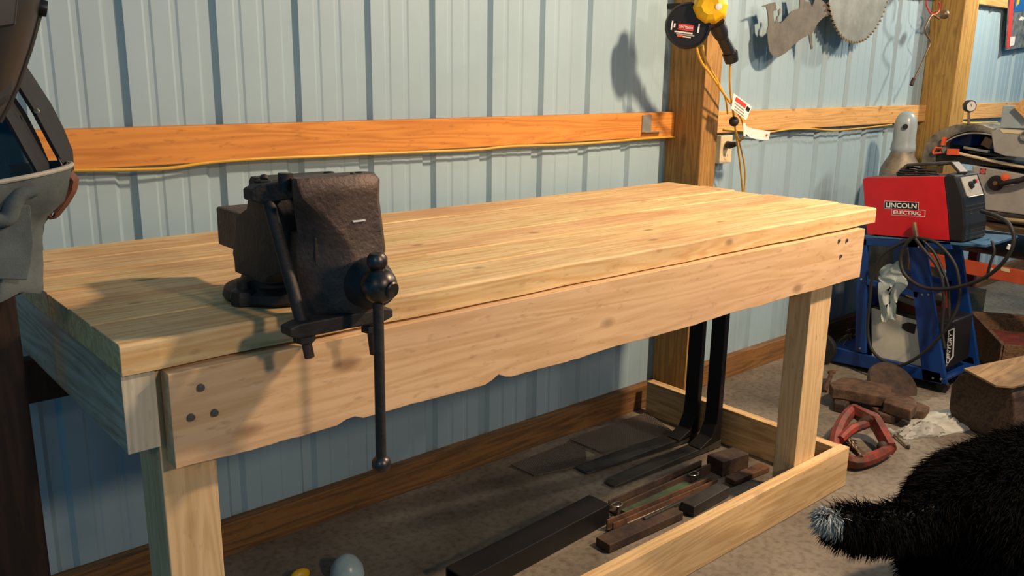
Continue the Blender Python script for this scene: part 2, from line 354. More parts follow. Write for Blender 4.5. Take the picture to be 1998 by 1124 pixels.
# left end board, its sawn end faces the room
MB().box(0.0, .052, -.925, -.075, .815, .9488).build('end_board', M['endw'], bench, bevel=.0015)
MB().box(0.0, .052, -.9285, -.9255, .815, .9488).build('end_board_cut_face', M['endgrain'], bench)
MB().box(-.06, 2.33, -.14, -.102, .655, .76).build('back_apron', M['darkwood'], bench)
MB().box(2.30, 2.345, -.905, -.10, .80, .9488).build('end_board', M['endw'], bench, bevel=.0015)
MB().box(.055, .150, -.911, -.80, 0, .9488).build('leg', M['legw'], bench, bevel=.002)
MB().box(2.108, 2.236, -.911, -.832, 0, .9488).build('leg', M['legw'], bench, bevel=.002)
MB().box(.055, 2.405, YA, -.912, 0.001, .150).build('front_stretcher', M['stretch'], bench, bevel=.002)
MB().box(2.362, 2.402, -.911, -.05, 0.001, .149).build('side_stretcher', M['stretchy'], bench, bevel=.0015)
# ------------------------------------------------------------------ vise
XC = .342
vs_ = thing('bench_vise', 'big old black cast iron bench vise on the near end of the workbench', 'vise', (XC, -.80, 1.0025))
Z0 = 1.0025
base = MB().lathe([(.0001,0),(.100,0),(.104,.006),(.100,.020),(.072,.028),(.066,.045),(.0001,.045)], (XC,-.79,Z0), (0,0,1), 36)
base.build('base', M['iron'], vs_, smooth=True)
for a in (200, 340, 90):
    c = (XC+.088*math.cos(math.radians(a)), -.79+.088*math.sin(math.radians(a)), Z0)
    MB().lathe([(.026,0.001),(.028,.012),(.024,.026),(.014,.030),(.013,.043),(.0001,.046)], c, (0,0,1), 8).build('base_lug', M['iron'], vs_, smooth=True)
# static jaw body : rises from the swivel base
def loft(secs, name, mat, bevel=.003, par=vs_):
    mb = MB(); mb.rings([mb.rrect(cx, cy, hx, hy, z, r) for cx, cy, hx, hy, z, r in secs]); return mb.build(name, mat, par, smooth=True)
loft([(XC,-.795,.062,.075,1.045,.02),(XC,-.80,.058,.088,1.062,.018),(XC,-.81,.055,.108,1.075,.015),(XC,-.83,.054,.105,1.15,.015),(XC,-.868,.062,.072,1.175,.012),(XC,-.885,.074,.052,1.20,.01),(XC,-.886,.076,.040,1.232,.008),(XC,-.888,.074,.036,1.240,.006)], 'static_jaw', M['iron'])
# sliding box beam out of the back
MB().box(.300, .384, -1.02, -.612, 1.076, 1.154).build('slide_beam', M['ironbrown'], vs_, bevel=.005)
# moving jaw: broad plate above, narrowing to a boss below, overhanging the bench front
mb = MB(); ring = []
for z, xl, yl, xf, yf, xr, yb in ((.998,.300,-1.00,.335,-1.062,.388,-.985),(1.012,.280,-1.00,.338,-1.068,.396,-.975),(1.045,.280,-.998,.342,-1.070,.402,-.965),(1.085,.280,-.996,.348,-1.066,.406,-.965),(1.108,.280,-.994,.350,-1.058,.412,-.965),(1.120,.280,-.993,.350,-1.052,.424,-.965),(1.150,.284,-.992,.334,-1.046,.4245,-.965),(1.180,.280,-.995,.311,-1.041,.424,-.965),(1.205,.276,-1.0,.290,-1.038,.4225,-.968),(1.222,.270,-1.008,.272,-1.038,.423,-.975),(1.243,.266,-1.016,.264,-1.038,.424,-.985),(1.2535,.270,-1.014,.267,-1.031,.418,-.990)):
    ring.append([Vector((xl+.014,yb,z)), Vector((xl,yl,z)), Vector((xl*.5+xf*.5-.003,yl*.45+yf*.55,z)), Vector((xf,yf,z)), Vector((xf+.012,yf-.003,z)), Vector((xr-.012,yf-.003,z)), Vector((xr-.002,yf+.006,z)), Vector((xr,yf+.03,z)), Vector((xr-.01,yb,z))])
mb.rings(ring); o = mb.build('moving_jaw', M['ironbrown'], vs_, smooth=True, bevel=.002)
for dx, yy, r in ((.052,-1.012,.006),(.036,-1.016,.003)): MB().lathe([(r,0),(r,.0012),(.0001,.0014)], (XC+dx,yy+.002,1.2538), (0,0,1), 14).build('oil_hole', M['black'], vs_)
# chipped paint mark on the face
MB().box(.358, .382, -1.0480, -1.0440, 1.176, 1.1785).build('paint_chip', M['letter'], vs_)
# boss + screw head
MB().lathe([(.044,0),(.042,.02),(.034,.04),(.028,.05)], (XC+.022,-1.075,1.078), (0,-1,-.1), 28).build('screw_boss', M['iron'], vs_, smooth=True)
BC = P(739, 556, 'y', -1.15)
sh = MB().ball(BC, .0300, 14); sh.lathe([(.013,0),(.014,.0305),(.012,.0325),(.0001,.0325)], BC, (.25,-1,-.15), 18)
screw = sh.build('screw_head', M['ironbright'], vs_, smooth=True)
hb = P(744, 905, 'y', -1.15); ht = P(736, 508, 'y', -1.148)
hd = MB().tube([ht, hb], .0088, 14, 1).build('handle', M['iron'], vs_, smooth=True)
MB().ball(hb, .0165, 12).build('handle_knob', M['ironbright'], hd, smooth=True)
MB().lathe([(.0001,-.015),(.012,-.014),(.0165,-.006),(.0165,.004),(.012,.011),(.006,.012),(.0001,.010)], ht, (0,0,1), 20).build('handle_knob', M['ironbright'], hd, smooth=True)
# clamping rig: bar behind the jaw, bar under it, long bolts joining them
def cbar(u0, v0, u1, v1, y0, y1, h, w, name):
    a, b = P(u0, v0, 'y', y0), P(u1, v1, 'y', y1); d = (b-a).normalized()
    pa = [a+d*0, a+d*.018]; mb = MB()
    s = lambda p, k: [p+Vector((0,-w/2,-h/2*k)), p+Vector((0,w/2,-h/2*k)), p+Vector((0,w/2,h/2*k)), p+Vector((0,-w/2,h/2*k))]
    mb.rings([s(a,.55), s(a+d*.018,1), s(b-d*.018,1), s(b,.55)]); return mb.build(name, M['iron'], vs_, bevel=.003)
cbar(482,380, 575,366, -.915, -.945, .033, .034, 'clamp_bar')
cbar(556,646, 757,607, -1.055, -1.055, .025, .034, 'clamp_bar')
def nut(c, ax=(0,0,1), r=.016, h=.014): return MB().lathe([(r*.8,-h/2),(r,-h/2+.002),(r,h/2-.002),(r*.8,h/2)], c, ax, 6)
r0, r1 = P(519,372,'x',.243), P(595,640,'x',.262)
r0 = P(520,378,'y',-.925); r1 = P(592,642,'y',-1.055); r2 = P(604,697,'y',-1.058); rt = P(515,345,'y',-.91)
rod = MB().tube([r0, r1], .0105, 14, 1).build('clamp_rod', M['iron'], vs_, smooth=True)
MB().tube([r1, r2], .0085, 12, 1).build('rod_end', M['rustdark'], rod, smooth=True)
nut(r1+Vector((.001,0,-.016)), r=.0185).build('nut', M['iron'], rod)
nut(P(516,356,'y',-.915), r=.017, h=.01).build('nut', M['iron'], rod); MB().tube([P(516,352,'y',-.915), rt], .0075, 12, 1).build('rod_end', M['iron'], rod, smooth=True)
r3, r4, r5 = Vector((.444,-.935,1.21)), P(722,618,'y',-1.055), P(731,690,'y',-1.055)
rod2 = MB().tube([r3, r4], .0095, 14, 1).build('clamp_rod', M['iron'], vs_, smooth=True)
MB().tube([r4, r5], .0085, 12, 1).build('rod_end', M['rustdark'], rod2, smooth=True)
nut(P(724,640,'y',-1.055), r=.0175).build('nut', M['iron'], rod2)
MB().tube([P(557,372,'y',-.975), P(557,338,'y',-.975)], .0125, 14, 1).build('stud', M['iron'], vs_, smooth=True)
MB().lathe([(.013,-.02),(.013,.004),(.008,.009),(.0001,.010)], P(642,345,'y',-.955), (0,0,1), 14).build('bolt_head', M['iron'], vs_, smooth=True)
# ------------------------------------------------------------------ forklift forks
def fork(tipa, tipb, ya, yb, xs, label):
    t = thing('forklift_fork', label, 'fork', (xs,(ya+yb)/2,0), 'pair of forks under the bench')
    xt = 1.74; L = []
    # blade tapering to the tip, heel block, shank
    mb = MB(); yc0, w0 = (tipa+tipb)/2, abs(tipa-tipb); yc1, w1 = (ya+yb)/2, abs(ya-yb)
    R_ = []
    for s, th, wf in ((0,.006,.85),(.05,.010,1),(.45,.018,1),(.85,.026,1),(1.0,.032,1)):
        xx = xt+(xs+.035-xt)*s; yc = yc0+(yc1-yc0)*s; w = (w0+(w1-w0)*s)*wf
        R_.append([Vector((xx,yc-w/2,.004)),Vector((xx,yc+w/2,.004)),Vector((xx,yc+w/2,.004+th)),Vector((xx,yc-w/2,.004+th))])
    mb.rings(R_); mb.build('blade', M['blade'], t, bevel=.003)
    mb = MB(); prof = [(xs-.06,.034),(xs-.02,.055),(xs-.005,.10),(xs,.16),(xs,.90),(xs+.035,.90),(xs+.035,.005),(xs-.02,.034)]
    prof = [(xs-.10,.032),(xs-.03,.06),(xs-.005,.11),(xs,.16),(xs,.91),(xs+.028,.91),(xs+.028,.036),(xs,.034)]
    mb.prism(prof, lambda p, q: Vector((p[0], q, p[1])), ya, yb); mb.build('shank', M['black'], t, bevel=.003)
fork(-.237,-.311,-.306,-.368, 2.290, 'black steel forklift fork nearest the wall, blade flat on the floor')
fork(-.385,-.444,-.409,-.470, 2.290, 'black steel forklift fork nearer the room, blade flat on the floor')
# ------------------------------------------------------------------ expanded metal sheets (real strands)
def expanded_sheet(corners, label, nu, nv, z=.008):
    a, b, c, d = [Vector((p[0], p[1], z)) for p in corners]
    q = lambda s, t: (a*(1-s)+b*s)*(1-t)+(d*(1-s)+c*s)*t
    mb = MB(); w = .0013
    def strip(p, r):
        dd = (r-p).normalized(); nn = Vector((-dd.y, dd.x, 0))*w
        mb.add([p-nn, p+nn, r+nn, r-nn, p-nn+Vector((0,0,.0022)), p+nn+Vector((0,0,.0022)), r+nn+Vector((0,0,.0022)), r-nn+Vector((0,0,.0022))], [(0,1,2,3),(7,6,5,4),(0,4,5,1),(1,5,6,2),(2,6,7,3),(3,7,4,0)])
    for i in range(nu):
        for j in range(nv):
            m_ = q((i+.5)/nu, (j+.5)/nv)
            strip(q((i+.5)/nu, j/nv), q((i+1)/nu, (j+.5)/nv)); strip(q((i+1)/nu, (j+.5)/nv), q((i+.5)/nu, (j+1)/nv))
            strip(q((i+.5)/nu, (j+1)/nv), q(i/nu, (j+.5)/nv)); strip(q(i/nu, (j+.5)/nv), q((i+.5)/nu, j/nv))
    for p, r in ((a,b),(b,c),(c,d),(d,a)): strip(p, r)
    return tag(mb.build('expanded_metal_sheet', M['mesh']), label, 'metal sheet')
expanded_sheet([(1.585,-.19),(1.80,-.245),(1.98,-.06),(1.58,-.07)], 'dull expanded metal sheet on the floor by the sill board, nearer offcut', 22, 12, .004)
expanded_sheet([(1.915,-.225),(2.28,-.27),(2.36,-.06),(1.905,-.05)], 'expanded metal sheet beside the first fork blade, farther offcut', 34, 15, .009)
# ------------------------------------------------------------------ steel lengths under the bench
def along(name, a, b, w, h, mat, label, cat, z=0.002, bevel=.002, sh=None):
    a, b = Vector((a[0], a[1], z+h/2)), Vector((b[0], b[1], z+h/2))
    return tag(MB().bar(a, b, w, h).build(name, mat, bevel=bevel), label, cat)
# rectangular black steel tube, hollow end
def rtube(a, b, w, h, t, name, mat, label, cat, z=.002):
    a, b = Vector((a[0], a[1], z)), Vector((b[0], b[1], z)); d = (b-a).normalized(); r = Vector((-d.y, d.x, 0))
    mb = MB(); rec = lambda p, w, h, z0: [p-r*w/2+Vector((0,0,z0)), p+r*w/2+Vector((0,0,z0)), p+r*w/2+Vector((0,0,z0+h)), p-r*w/2+Vector((0,0,z0+h))]
    mb.rings([rec(a+d*.06, w-2*t, h-2*t, t), rec(a, w-2*t, h-2*t, t), rec(a, w, h, 0), rec(b, w, h, 0), rec(b, w-2*t, h-2*t, t), rec(b-d*.06, w-2*t, h-2*t, t)])
    return tag(mb.build(name, mat, bevel=.002), label, cat)
zt = .07
a, b, c, d = P(895,1093,'z',zt), P(1150,965,'z',zt), P(1193,982,'z',zt), P(935,1112,'z',zt)
e = (a-b).normalized(); w_ = (c-b)-e*((c-b).dot(e)); c = b+w_
mid0, mid1 = a+e*.05+w_/2, b+w_/2
rtube((mid0.x,mid0.y), (mid1.x,mid1.y), w_.length, zt-.002, .005, 'steel_box_tube', M['black'], 'thick black rectangular steel tube on the floor behind the front board', 'steel tube')
def channel(a, b, w, h, mat, label, name='steel_channel', z=.002, t=.006):
    a, b = Vector((a[0], a[1], z)), Vector((b[0], b[1], z)); d = (b-a).normalized(); r = Vector((-d.y, d.x, 0)); Z = Vector((0,0,1))
    pr = [(-w/2,0),(w/2,0),(w/2,h),(w/2-t,h),(w/2-t,t),(-w/2+t,t),(-w/2+t,h),(-w/2,h)]
    return tag(MB().prism(pr, lambda p, q: q+r*p[0]+Z*p[1], a, b).build(name, mat, bevel=.001), label, 'steel bar')
def Q(u, v, z): p = P(u, v, 'z', z); return (p.x, p.y)
channel(Q(1196,982,.04), Q(1377,902,.04), .045, .040, M['rustdark'], 'rusty steel channel lying beside the second fork blade')
along('green_steel_strip', Q(1216,997,.02), Q(1342,941,.02), .035, .018, M['green'], 'green painted steel strip between two rusty channels', 'steel strip')
channel(Q(1190,1018,.04), Q(1394,932,.04), .032, .038, M['rust'], 'rusty red-brown steel channel right of the green strip')
along('pale_trim_strip', Q(1228,1018,.03), Q(1384,948,.03), .028, .020, M['paletrim'], 'pale splintered wooden strip among the rusty steel lengths', 'wood strip', z=.002)
along('steel_flat_bar', Q(1256,1014,.03), Q(1384,955,.03), .013, .013, M['blade'], 'thin dark square bar beside the pale wooden strip', 'steel bar', z=.024)
along('steel_angle', Q(1176,1056,.03), Q(1320,992,.03), .060, .028, M['rustdark'], 'dark broad flat steel bar next to the front board', 'steel bar')
along('steel_plate_offcut', Q(1342,984,.04), Q(1412,945,.04), .050, .038, M['blade'], 'grey steel plate offcut beside the front board', 'steel offcut')
along('wood_offcut', Q(1424,935,.02), Q(1492,908,.02), .045, .020, M['rust'], 'splintered reddish wood offcut at the foot of the far leg', 'wood offcut')
def hexblock(pts, z0, z1, name, mat, label, cat, bevel=.002):
    mb = MB(); mb.prism([Vector((p[0], p[1], 0)) for p in pts], lambda p, q: p+Vector((0,0,q)), z0, z1); return tag(mb.build(name, mat, bevel=bevel), label, cat)
hexblock([Q(1380,887,.06), Q(1411,902,.06), Q(1462,885,.06), Q(1430,872,.06)], .002, .060, 'steel_block', M['rustdark'], 'dark brown steel block behind the fork shanks, at the end of the channels', 'steel block')
# small clips
for (u, v, lb) in ((1355,925,'small bright steel clip on the far end of the rusty channel'),(1205,985,'small steel clip at the near end of the green strip')):
    c = P(u, v, 'z', .045); mb = MB(); mb.tube([c+Vector((-.018,0,0)), c+Vector((-.014,.014,0)), c+Vector((.016,.014,0)), c+Vector((.018,-.004,0)), c+Vector((0,-.012,0))], .002, 6, 3, close=True)
    tag(mb.build('wire_clip', M['gauge'], smooth=True), lb, 'clip')
# bits at bottom edge
def cone_blob(c, label):
    mb = MB(); prof = [(.05,.002),(.046,.03),(.030,.055),(.014,.066),(.0001,.069)]
    mb.lathe(prof, c, (0,.05,1), 20); return tag(mb.build('plastic_scoop', M['clear'], smooth=True), label, 'plastic scoop')
cone_blob((.735,-.32,0), 'pale blue plastic funnel on the floor at the bottom edge of the photo')
tag(MB().ball((.618,-.258,.020), .020, 10, (1.5,.8,1)).build('bottle_cap', M['yellow'], smooth=True), 'small yellow cap on the floor left of the pale plastic funnel', 'cap')
# ------------------------------------------------------------------ left: dark upright with hanging gear
tag(MB().box(-.24, -.070, -.60, -.50, 0, 2.3).build('timber_upright', M['darkwood'], bevel=.004), 'near-black upright at the left edge, in front of the bench end', 'post')
bag = thing('tool_bag', 'grey canvas tool bag with black belt handle hanging on the left upright', 'tool bag', (-.13,-.72,1.06))
RC = Vector((-.146, -.735, 1.232)); RA, RB = .155, .095
def rimpt(a, k=1, z=0, s=1.0): return Vector((RC.x+RA*s*math.cos(a), RC.y+RB*s*math.sin(a), RC.z+z))
mb = MB(); rings = []; nseg = 48
for zi, (z, s) in enumerate(((.018,1.0),(.0,.99),(-.02,.90),(-.042,.72),(-.06,.62),(-.09,.60),(-.12,.59),(-.145,.585),(-.160,.585),(-.168,.56))):
    r_ = []
    for k in range(nseg):
        a = 2*PI*k/nseg; fold = 1+(.05*math.sin(a*7+zi*.5)+.03*math.sin(a*13+zi))*min(1, zi/4)
        lift = .016*math.cos(a) if zi < 2 else .006*math.sin(5*a)
        p = rimpt(a, s=s*fold); r_.append(Vector((p.x, p.y, RC.z+z+lift)))
    rings.append(r_)
inner = [[Vector((RC.x+(p.x-RC.x)*.96, RC.y+(p.y-RC.y)*.94, p.z+.004)) for p in r_] for r_ in rings[::-1]]
mb.rings(rings[::-1]+inner[::-1], cap=True); mb.build('pouch', M['canvas'], bag, smooth=True)
# raised back panel behind the rim
mb = MB(); rr = []
for z, hw in ((-.17,.095),(-.02,.132),(.05,.128),(.10,.10),(.16,.06),(.21,.03)):
    row = []
    for k in range(13):
        t = -1+2*k/12; row.append(Vector((RC.x+hw*t, RC.y+.085-.025*abs(t)**2, RC.z+z)))
    rr.append(row)
q = rr; vs2 = [p for r_ in q for p in r_]+[p+Vector((0,.006,0)) for r_ in q for p in r_]; K = 13; nn = len(q)*K
f2 = []
for i in range(len(q)-1):
    for k in range(K-1): f2 += [(i*K+k,i*K+k+1,(i+1)*K+k+1,(i+1)*K+k), (nn+i*K+k,nn+(i+1)*K+k,nn+(i+1)*K+k+1,nn+i*K+k+1)]
mb.add(vs2, f2); mb.build('back_panel', M['canvasdark'], bag, smooth=True)
# rim piping
MB().tube([rimpt(2*PI*k/24)+Vector((0,0,.019+.016*math.cos(2*PI*k/24))) for k in range(24)], .0038, 8, 2, close=True).build('rim_piping', M['stitch'], bag, smooth=True)
# belt handle: a broad band from the right of the rim up to the helmet
cl = [P(u, v, 'y', -.72) for u, v in ((134,335),(126,300),(108,262),(82,212),(52,165),(30,130))]
wid = [.014,.026,.031,.032,.031,.028]
def band(cl, wid, thick, off=0, shrink=1.0):
    mb = MB(); R_ = []
    for i, p in enumerate(cl):
        d = (cl[min(i+1, len(cl)-1)]-cl[max(i-1, 0)]).normalized(); s = Vector((.62,.78,0)); s = (s-d*s.dot(d)).normalized(); nrm = d.cross(s)
        w = wid[i]*shrink; c = p-Vector((.55,-.83,0))*0+s*off
        R_.append([c-s*w-nrm*thick/2, c+s*w-nrm*thick/2, c+s*w+nrm*thick/2, c-s*w+nrm*thick/2])
    return mb.rings(R_)
cl2 = []
for i in range(len(cl)-1):
    for t in range(4): cl2.append(cl[i].lerp(cl[i+1], t/4))
cl2.append(cl[-1]); w2 = [np.interp(i/4, range(6), wid) for i in range(len(cl2))]
belt = band(cl2, w2, .006).build('belt_handle', M['leather'], bag, smooth=True)
for sgn in (-.85, .85, .65):
    MB().tube([p+Vector((.62,.78,0))*w_*sgn+Vector((-.002,-.004,.001)) for p, w_ in zip(cl2, w2)], .0011, 5, 1).build('stitching', M['stitch'], belt)
# inner return of the belt
cl3 = [p+Vector((-.045,-.03,-.012)) for p in cl2]
b2 = band(cl3, [w*.95 for w in w2], .005).build('belt_inner', M['leather'], bag, smooth=True)
rv = P(68,216,'y',-.742); MB().lathe([(.0045,0),(.004,.002),(.0001,.003)], rv+Vector((0,-.012,0)), (-.6,-.8,0), 14).build('rivet', M['brass'], b2, smooth=True)
for u, v in ((79,334),(64,347),(93,328)):
    c = P(u, v, 'y', -.70); MB().lathe([(.004,0),(.0035,.002),(.0001,.003)], c, (-.4,-.9,0), 10).build('rivet', M['tanmetal'], bag, smooth=True)
# brown leather hammer loop
lp = [P(u, v, 'y', -.74) for u, v in ((136,338),(146,352),(142,372),(128,396),(106,424),(82,410),(62,398))]
lq = []
for i in range(len(lp)-1):
    for t in range(4): lq.append(lp[i].lerp(lp[i+1], t/4))
lq.append(lp[-1]); band(lq, [.011]*len(lq), .005).build('leather_loop', M['brownleather'], bag, smooth=True)
# folds: hanging pocket flap
mb = MB(); mb.tube([P(u, v, 'y', -.82) for u, v in ((-10,430),(15,425),(25,400),(40,380),(70,372))], [.012,.013,.013,.012,.008], 10, 4); mb.build('pocket_roll', M['canvas'], bag, smooth=True)
mb = MB(); A = [P(u, v, 'y', -.815) for u, v in ((-30,400),(60,400),(66,470),(62,515),(54,547),(0,545),(-30,540))]
mb.prism(A, lambda p, q: p+Vector((-.3,1,0))*q, 0, .008); mb.build('front_pocket', M['canvas'], bag, bevel=.002)
# helmet: curved dark shell seen from its side
hel = thing('welding_helmet', 'black welding helmet hanging at the top left corner above the canvas bag', 'welding helmet', (-.15,-.78,1.33))
HO = [(88,-60),(84,0),(80,22),(70,60),(60,95),(48,130),(36,165),(20,200),(0,238)]
mb = MB(); R_ = []
for u, v in HO:
    p = P(u, v, 'y', -.80); row = []
    for k in range(15):
        a = PI*k/14
        row.append(Vector((p.x-.11+.11*math.sin(a)+.0, p.y+.02-.105*math.cos(a), p.z)))
    R_.append(row)
K = 15; vs2 = [p for r_ in R_ for p in r_]; nn = len(vs2); vs2 += [Vector((p.x-.006,p.y,p.z)) for p in vs2]; f2 = []
for i in range(len(R_)-1):
    for k in range(K-1): f2 += [(i*K+k,i*K+k+1,(i+1)*K+k+1,(i+1)*K+k),(nn+i*K+k,nn+(i+1)*K+k,nn+(i+1)*K+k+1,nn+i*K+k+1)]
mb.add(vs2, f2); mb.build('shell', M['plastic'], hel, smooth=True)
MB().tube([P(u-2, v, 'y', -.80) for u, v in HO], .0045, 8, 2).build('shell_rim', M['rubber'], hel, smooth=True)
kb = P(80, 14, 'y', -.80); MB().lathe([(.012,0),(.013,.004),(.012,.012),(.0001,.013)], kb+Vector((-.004,0,0)), (1,-.2,-.2), 16).build('adjusting_knob', M['plastic'], hel, smooth=True)
mb = MB(); mb.hexa([P(-30,60,'y',-.93),P(30,50,'y',-.93),P(30,50,'y',-.90),P(-30,60,'y',-.90),P(-30,-40,'y',-.93),P(40,-40,'y',-.93),P(40,-40,'y',-.90),P(-30,-40,'y',-.90)]); mb.build('lens_frame', M['plastic'], hel, bevel=.003)
mb = MB(); mb.hexa([P(-60,250,'y',-.88),P(20,195,'y',-.84),P(20,195,'y',-.78),P(-60,250,'y',-.80),P(-60,60,'y',-.88),P(40,55,'y',-.84),P(40,55,'y',-.78),P(-60,60,'y',-.80)]); mb.build('chin_section', M['leather'], hel, bevel=.01)
MB().tube([Vector((-.17,-.60,1.60)), Vector((-.17,-.80,1.59)), Vector((-.17,-.80,1.63))], .006, 8, 1).build('hanger_peg', M['iron'], hel)
MB().tube([Vector((-.15,-.60,1.36)), Vector((-.15,-.66,1.36)), Vector((-.15,-.66,1.42))], .006, 8, 1).build('hanger_peg', M['iron'], bag)
# ------------------------------------------------------------------ reel, trouble light, cords
def disc(c, n, prof, seg=40): return MB().lathe(prof, c, n, seg)
rc = P(1342, 50, 'y', -.235); vd = Vector((-.78,-.62,-.02)).normalized()
reel = thing('cord_reel', 'round black cord reel with a small label hanging at the top of the timber post', 'cord reel', rc)
R0 = .083
disc(rc-vd*.045, vd, [(.0001,0),(R0*.9,0),(R0,.008),(R0,.028),(R0*.96,.040),(R0*.90,.045),(R0*.88,.040),(.0001,.040)]).build('housing', M['plastic'], reel, smooth=True)
rx = Vector((0,0,1)).cross(vd).normalized(); ry = vd.cross(rx); rx = rx*math.cos(-.12)+ry*math.sin(-.12); ry = vd.cross(rx)
fc = rc-vd*.0042
def dec(x0, x1, y0, y1, mat, name='label', lift=0, par=None, c=fc, X=rx, Y=ry, Z=vd, t=.0012):
    mb = MB(); q = [c+X*x+Y*y+Z*(lift+z) for z in (0, t) for x, y in ((x0,y0),(x1,y0),(x1,y1),(x0,y1))]
    mb.add(q, [(0,3,2,1),(4,5,6,7),(0,1,5,4),(1,2,6,5),(2,3,7,6),(3,0,4,7)]); return mb.build(name, mat, par or reel)
dec(-.034,.022,-.018,.004, M['labelred'], 'label'); text('CRAFTSMAN', 'label_lettering', M['letter'], reel, fc+rx*(-.031)+ry*(-.011)+vd*.0013, rx, ry, .009, .050, bold=.01)
dec(-.059,-.054,-.022,.010, M['letter'], 'label_mark'); dec(-.050,-.044,-.012,.002, M['letter'], 'label_mark'); dec(.037,.043,-.020,.012, M['letter'], 'label_mark')
dec(-.044,.022,-.028,-.0225, M['white'], 'label_mark'); dec(-.036,.03,-.035,-.030, M['steelgrey'], 'label_mark'); dec(-.032,-.010,-.042,-.036, M['orange'], 'label_mark'); dec(-.010,.018,-.042,-.0375, M['white'], 'label_mark')
MB().box(rc.x-.01, rc.x+.015, rc.y+.03, -.14, rc.z+.06, rc.z+.08).build('hanging_bracket', M['black'], reel, bevel=.002)
yc = P(1386, 12, 'y', -.285)
yl = thing('yellow_lamp_guard', 'bright yellow plastic work lamp body at the top of the post', 'work lamp', yc)
mb = MB(); mb.rings([[yc+rx*(r_*math.cos(2*PI*k/10+.2)*(1+.08*(k % 2)))+ry*(r_*1.05*math.sin(2*PI*k/10+.2))+vd*h for k in range(10)] for r_, h in ((.050,-.035),(.060,-.02),(.062,.005),(.052,.028),(.030,.036),(.012,.034))])
mb.build('lamp_body', M['yellow'], yl, bevel=.006)
mb = MB(); mb.rings([[yc+rx*(-.02+r_*math.cos(2*PI*k/12))+ry*(.055+r_*math.sin(2*PI*k/12))+vd*h for k in range(12)] for r_, h in ((.03,-.03),(.034,0),(.028,.03))]); mb.build('lamp_neck', M['yellow'], yl, bevel=.003)
disc(yc+rx*.028+ry*.0+vd*.033, vd, [(.012,0),(.011,.003),(.0001,.004)], 16).build('lamp_lens', M['letter'], yl)
h0, h1, h2, h3 = P(1398,46,'y',-.29), P(1409,72,'y',-.29), P(1424,103,'y',-.29), P(1428,120,'y',-.29)
mb = MB(); mb.tube([h0, h0.lerp(h1,.5), h1], [.030,.030,.024], 16, 3); mb.tube([h1, h2], [.021,.023], 16, 1); mb.tube([h2, h3], [.029,.025], 10, 1)
mb.build('lamp_handle', M['plastic'], yl, smooth=True)
def cordline(name, uv, mat, r, lab, cat='cord', sm=6): return tag(MB().tube([P(u, v, 'y', y) for u, v, y in uv], r, 8, sm).build(name, mat, smooth=True), lab, cat)
cordline('extension_cord', [(1359,93,-.24),(1368,120,-.24),(1390,150,-.24),(1412,183,-.22),(1432,210,-.2),(1448,235,-.18),(1452,262,-.16),(1444,275,-.13)], M['cord'], .0046, 'yellow cord running from the black reel down past the paper tags')
cordline('extension_cord', [(1371,88,-.20),(1376,115,-.20),(1395,150,-.19),(1415,190,-.18),(1420,222,-.16)], M['cord'], .0042, 'yellow cord lying close along the post behind the front cord')
cordline('extension_cord', [(1425,118,-.29),(1424,150,-.28),(1425,180,-.26),(1430,215,-.22),(1434,245,-.2),(1440,290,-.15),(1445,330,-.12),(1449,375,-.1),(1450,410,-.09)], M['cord'], .0042, 'yellow cord hanging from the lamp handle down behind the bench')
cordline('extension_cord', [(1432,240,-.19),(1438,262,-.15),(1446,292,-.12),(1452,320,-.1),(1454,345,-.09),(1452,375,-.08),(1452,400,-.07)], M['cord'], .0036, 'thin yellow cord looping right of the outlet down behind the bench')
tag(MB().ball(P(1432,237,'y',-.215), .020, 12).build('cord_stop', M['rubber'], smooth=True), 'black rubber ball stop on the yellow cord in front of the girt', 'cord stop')
# outlet
oc = P(1415,291,'y',.0); ot = thing('power_outlet', 'ivory wall outlet right of the brown timber post', 'outlet', (oc.x, .0, oc.z-.06))
MB().box(oc.x-.043, oc.x+.043, -.006, .03, oc.z-.062, oc.z+.060).build('cover_plate', M['ivory'], ot, bevel=.003)
for dz in (.022,-.028):
    rcp = MB().lathe([(.017,0),(.017,.002),(.0001,.0022)], (oc.x, -.006, oc.z+dz), (0,-1,0), 20).build('socket', M['ivory'], ot, smooth=True)
    MB().box(oc.x-.008, oc.x-.006, -.0088, -.008, oc.z+dz-.004, oc.z+dz+.006).build('slot', M['black'], rcp); MB().box(oc.x+.006, oc.x+.008, -.0088, -.008, oc.z+dz-.004, oc.z+dz+.006).build('slot', M['black'], rcp)
pc = P(1424,283,'y',-.03)
tag(MB().tube([Vector((oc.x+.002,-.009,oc.z+.022)), pc, P(1438,281,'y',-.07)], [.015,.016,.009], 12, 3).build('power_plug', M['rubber'], smooth=True), 'black plug pushed into the ivory outlet', 'plug')
# tags
def card(uv, y, mat, name, lab, cat='tag'):
    t = thing(name, lab, cat, P(*uv[0], 'y', y)); A = [P(u, v, 'y', y) for u, v in uv]
    mb = MB(); mb.prism(A, lambda p, q: p+Vector((0,q,0)), 0, .001); return t, mb.build('card', mat, t)
t, c_ = card([(1432,182),(1467,208),(1456,235),(1427,212)], -.25, M['white'], 'paper_tag', 'white warning tag with red strip and black symbol on the yellow cord')
MB().prism([P(u, v, 'y', -.2515) for u, v in ((1437,189),(1457,204),(1454,211),(1434,196))], lambda p, q: p+Vector((0,q,0)), 0, .001).build('red_strip', M['labelred'], t)
MB().prism([P(u, v, 'y', -.2515) for u, v in ((1458,207),(1464,212),(1461,219),(1455,214))], lambda p, q: p+Vector((0,q,0)), 0, .001).build('warning_symbol', M['black'], t)
for k in range(3): MB().prism([P(u, v+k*6, 'y', -.2515) for u, v in ((1434,200),(1452,214),(1452,216),(1434,202))], lambda p, q: p+Vector((0,q,0)), 0, .001).build('print_line', M['steelgrey'], t)
